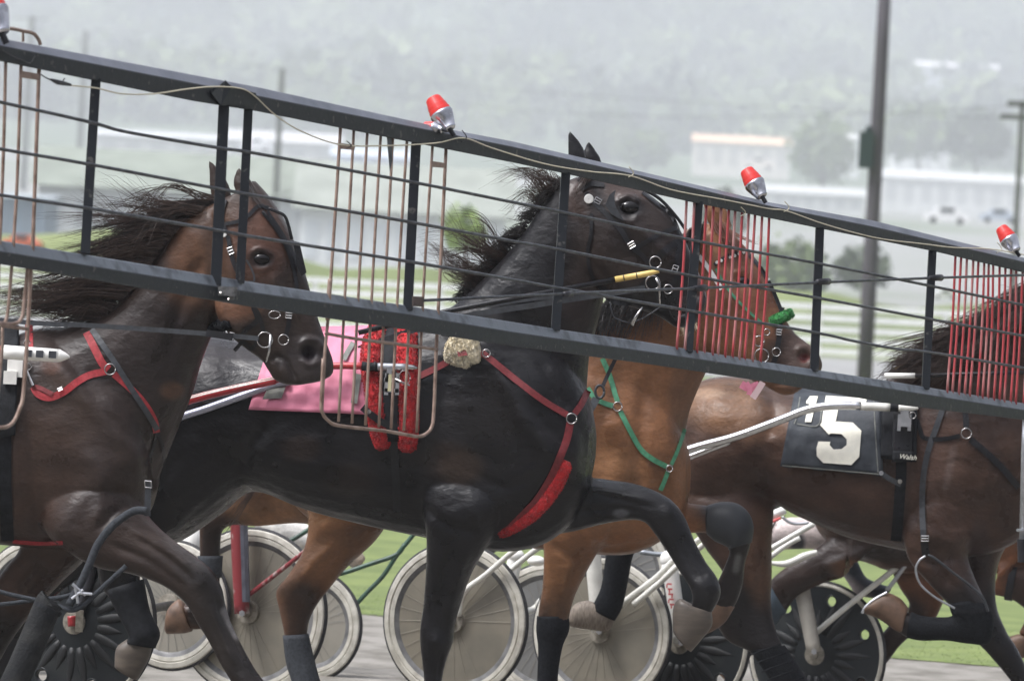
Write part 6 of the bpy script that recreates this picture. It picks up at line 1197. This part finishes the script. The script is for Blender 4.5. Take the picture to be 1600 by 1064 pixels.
# ------------------------------------------------------------------ drivers, mostly hidden behind the horses
def driver(label, Y, lofts, base_col, paints, bx, head, helmet_col):
    s = Horse('x', Y, bx, 0.0, lofts, base_col, paints, [], voxel=.009, rough=.7, bx=bx, smooth=6)
    s.root.name = 'person'; s.root['label'] = label; s.root['category'] = 'person'; s.root['group'] = 'sulky drivers'
    hx, hy, hr = head; k = Y / F
    MB().sphere(P(hx - 1, hy - 7, Y), (hr * 1.1 * k, hr * 1.0 * k, hr * .85 * k), 20, 14).build('helmet', mat('helmet', helmet_col, .25, coat=.5), s.root, smooth=True)
    return s
def hand(x, y, dy, dirx=1):
    o = [[(x - 12 * dirx, y - 9, x - 12 * dirx, y + 9, .018, dy), (x, y - 13, x, y + 13, .016, dy), (x + 14 * dirx, y - 14, x + 14 * dirx, y + 12, .014, dy)]]
    for i in range(4): yy = y - 11 + i * 7; o.append([(x + 10 * dirx, yy - 3.4, x + 10 * dirx, yy + 3.4, .010, dy), (x + 22 * dirx, yy - 3.2, x + 22 * dirx, yy + 3.2, .010, dy - .01), (x + (29 - abs(i - 1.3) * 2) * dirx, yy + 1, x + (29 - abs(i - 1.3) * 2) * dirx, yy + 7, .009, dy + .015)])
    o.append([(x - 2, y - 14, x + 4, y - 10, .010, dy - .02), (x + 8, y - 20, x + 12, y - 15, .009, dy - .03), (x + 15, y - 20, x + 18, y - 16, .008, dy - .035)])
    return o
wht, dkb, skin = (.62, .54, .52), (.03, .035, .045), (.42, .25, .18)
dl = [[(1140, 790, 1170, 862, .15), (1110, 742, 1140, 800, .15), (1065, 690, 1100, 760, .17), (1030, 655, 1072, 724, .19), (1012, 650, 1046, 690, .09), (1006, 632, 1040, 662, .06), (1000, 612, 1046, 640, .075), (1006, 592, 1048, 616, .07), (1020, 580, 1040, 590, .03)]]
for sgn in (-1, 1):
    d_ = .15 * sgn
    dl.append([(1140, 800, 1160, 858, .075, d_ * .6), (1185, 818, 1182, 862, .075, d_), (1235, 808, 1232, 858, .065, d_), (1285, 814, 1278, 858, .060, d_), (1318, 838, 1296, 862, .052, d_), (1338, 872, 1308, 884, .048, d_), (1352, 900, 1326, 912, .04, d_), (1372, 910, 1340, 930, .035, d_), (1395, 918, 1380, 936, .03, d_)])
    dl.append([(1034, 672, 1070, 700, .05, d_ * 1.2), (1075, 712, 1098, 736, .045, d_ * 1.3), (1105, 745, 1120, 768, .04, d_ * 1.3), (1150, 738, 1155, 760, .034, d_), (1185, 732, 1186, 750, .028, d_ * .8)]); dl += hand(1196, 740, d_ * .8)
driver('driver in dusty white trousers seated low behind the brown horse, mostly hidden', 31.95, dl, wht, [('e', 1246, 848, 12, 18, dkb, .9), ('e', 1025, 620, 40, 34, skin, 1), ('l', [(1330, 880), (1390, 930)], 26, dkb, 1), ('e', 1200, 740, 24, 24, skin, 1), ('e', 1070, 720, 50, 40, (.5, .08, .08), .6)], 1150, (1020, 612, 34), (.7, .7, .7))
d2 = [[(380, 760, 420, 832, .15), (350, 720, 388, 780, .16), (318, 680, 350, 740, .19), (300, 650, 330, 700, .17), (285, 640, 314, 670, .07), (278, 622, 316, 650, .06), (276, 600, 320, 628, .075), (284, 582, 318, 604, .06), (292, 574, 308, 582, .03)]]
for sgn in (-1, 1):
    d_ = .14 * sgn
    d2.append([(390, 782, 404, 830, .075, d_ * .6), (440, 800, 432, 846, .07, d_), (478, 818, 466, 856, .058, d_), (512, 836, 500, 866, .05, d_), (548, 850, 540, 880, .042, d_), (562, 858, 548, 886, .036, d_), (572, 872, 556, 892, .03, d_)])
    d2.append([(300, 660, 336, 692, .05, d_ * 1.2), (345, 715, 365, 738, .045, d_ * 1.3), (385, 740, 392, 762, .038, d_ * 1.2), (420, 738, 422, 756, .03, d_)]); d2 += hand(432, 746, d_)
driver('driver of the green sulky with pale trousers and one beige boot showing against the grass', 30.95, d2, (.66, .64, .60), [('l', [(548, 862), (570, 886)], 18, (.32, .26, .20), 1), ('e', 298, 612, 36, 34, skin, 1), ('e', 436, 746, 24, 20, skin, 1)], 420, (298, 604, 30), (.1, .3, .12))
sL = sulky('sulky with a pale disc wheel peeping past the belly of the nearest horse, left edge', 40, 29.6)
wheel(sL, 58, 944, 104, 29.6, 'taupe', rot=.2); wheel(sL, 190, 940, 98, 30.6, 'pale'); tubepx(sL, 'axle', [(58, 944), (190, 940)], 6, M_darkm, [29.7, 30.5]); tubepx(sL, 'fork', [(60, 800), (58, 944)], 10, M_steel, 29.5)
for o in sc.objects:
    if '_b' in o: del o['_b']
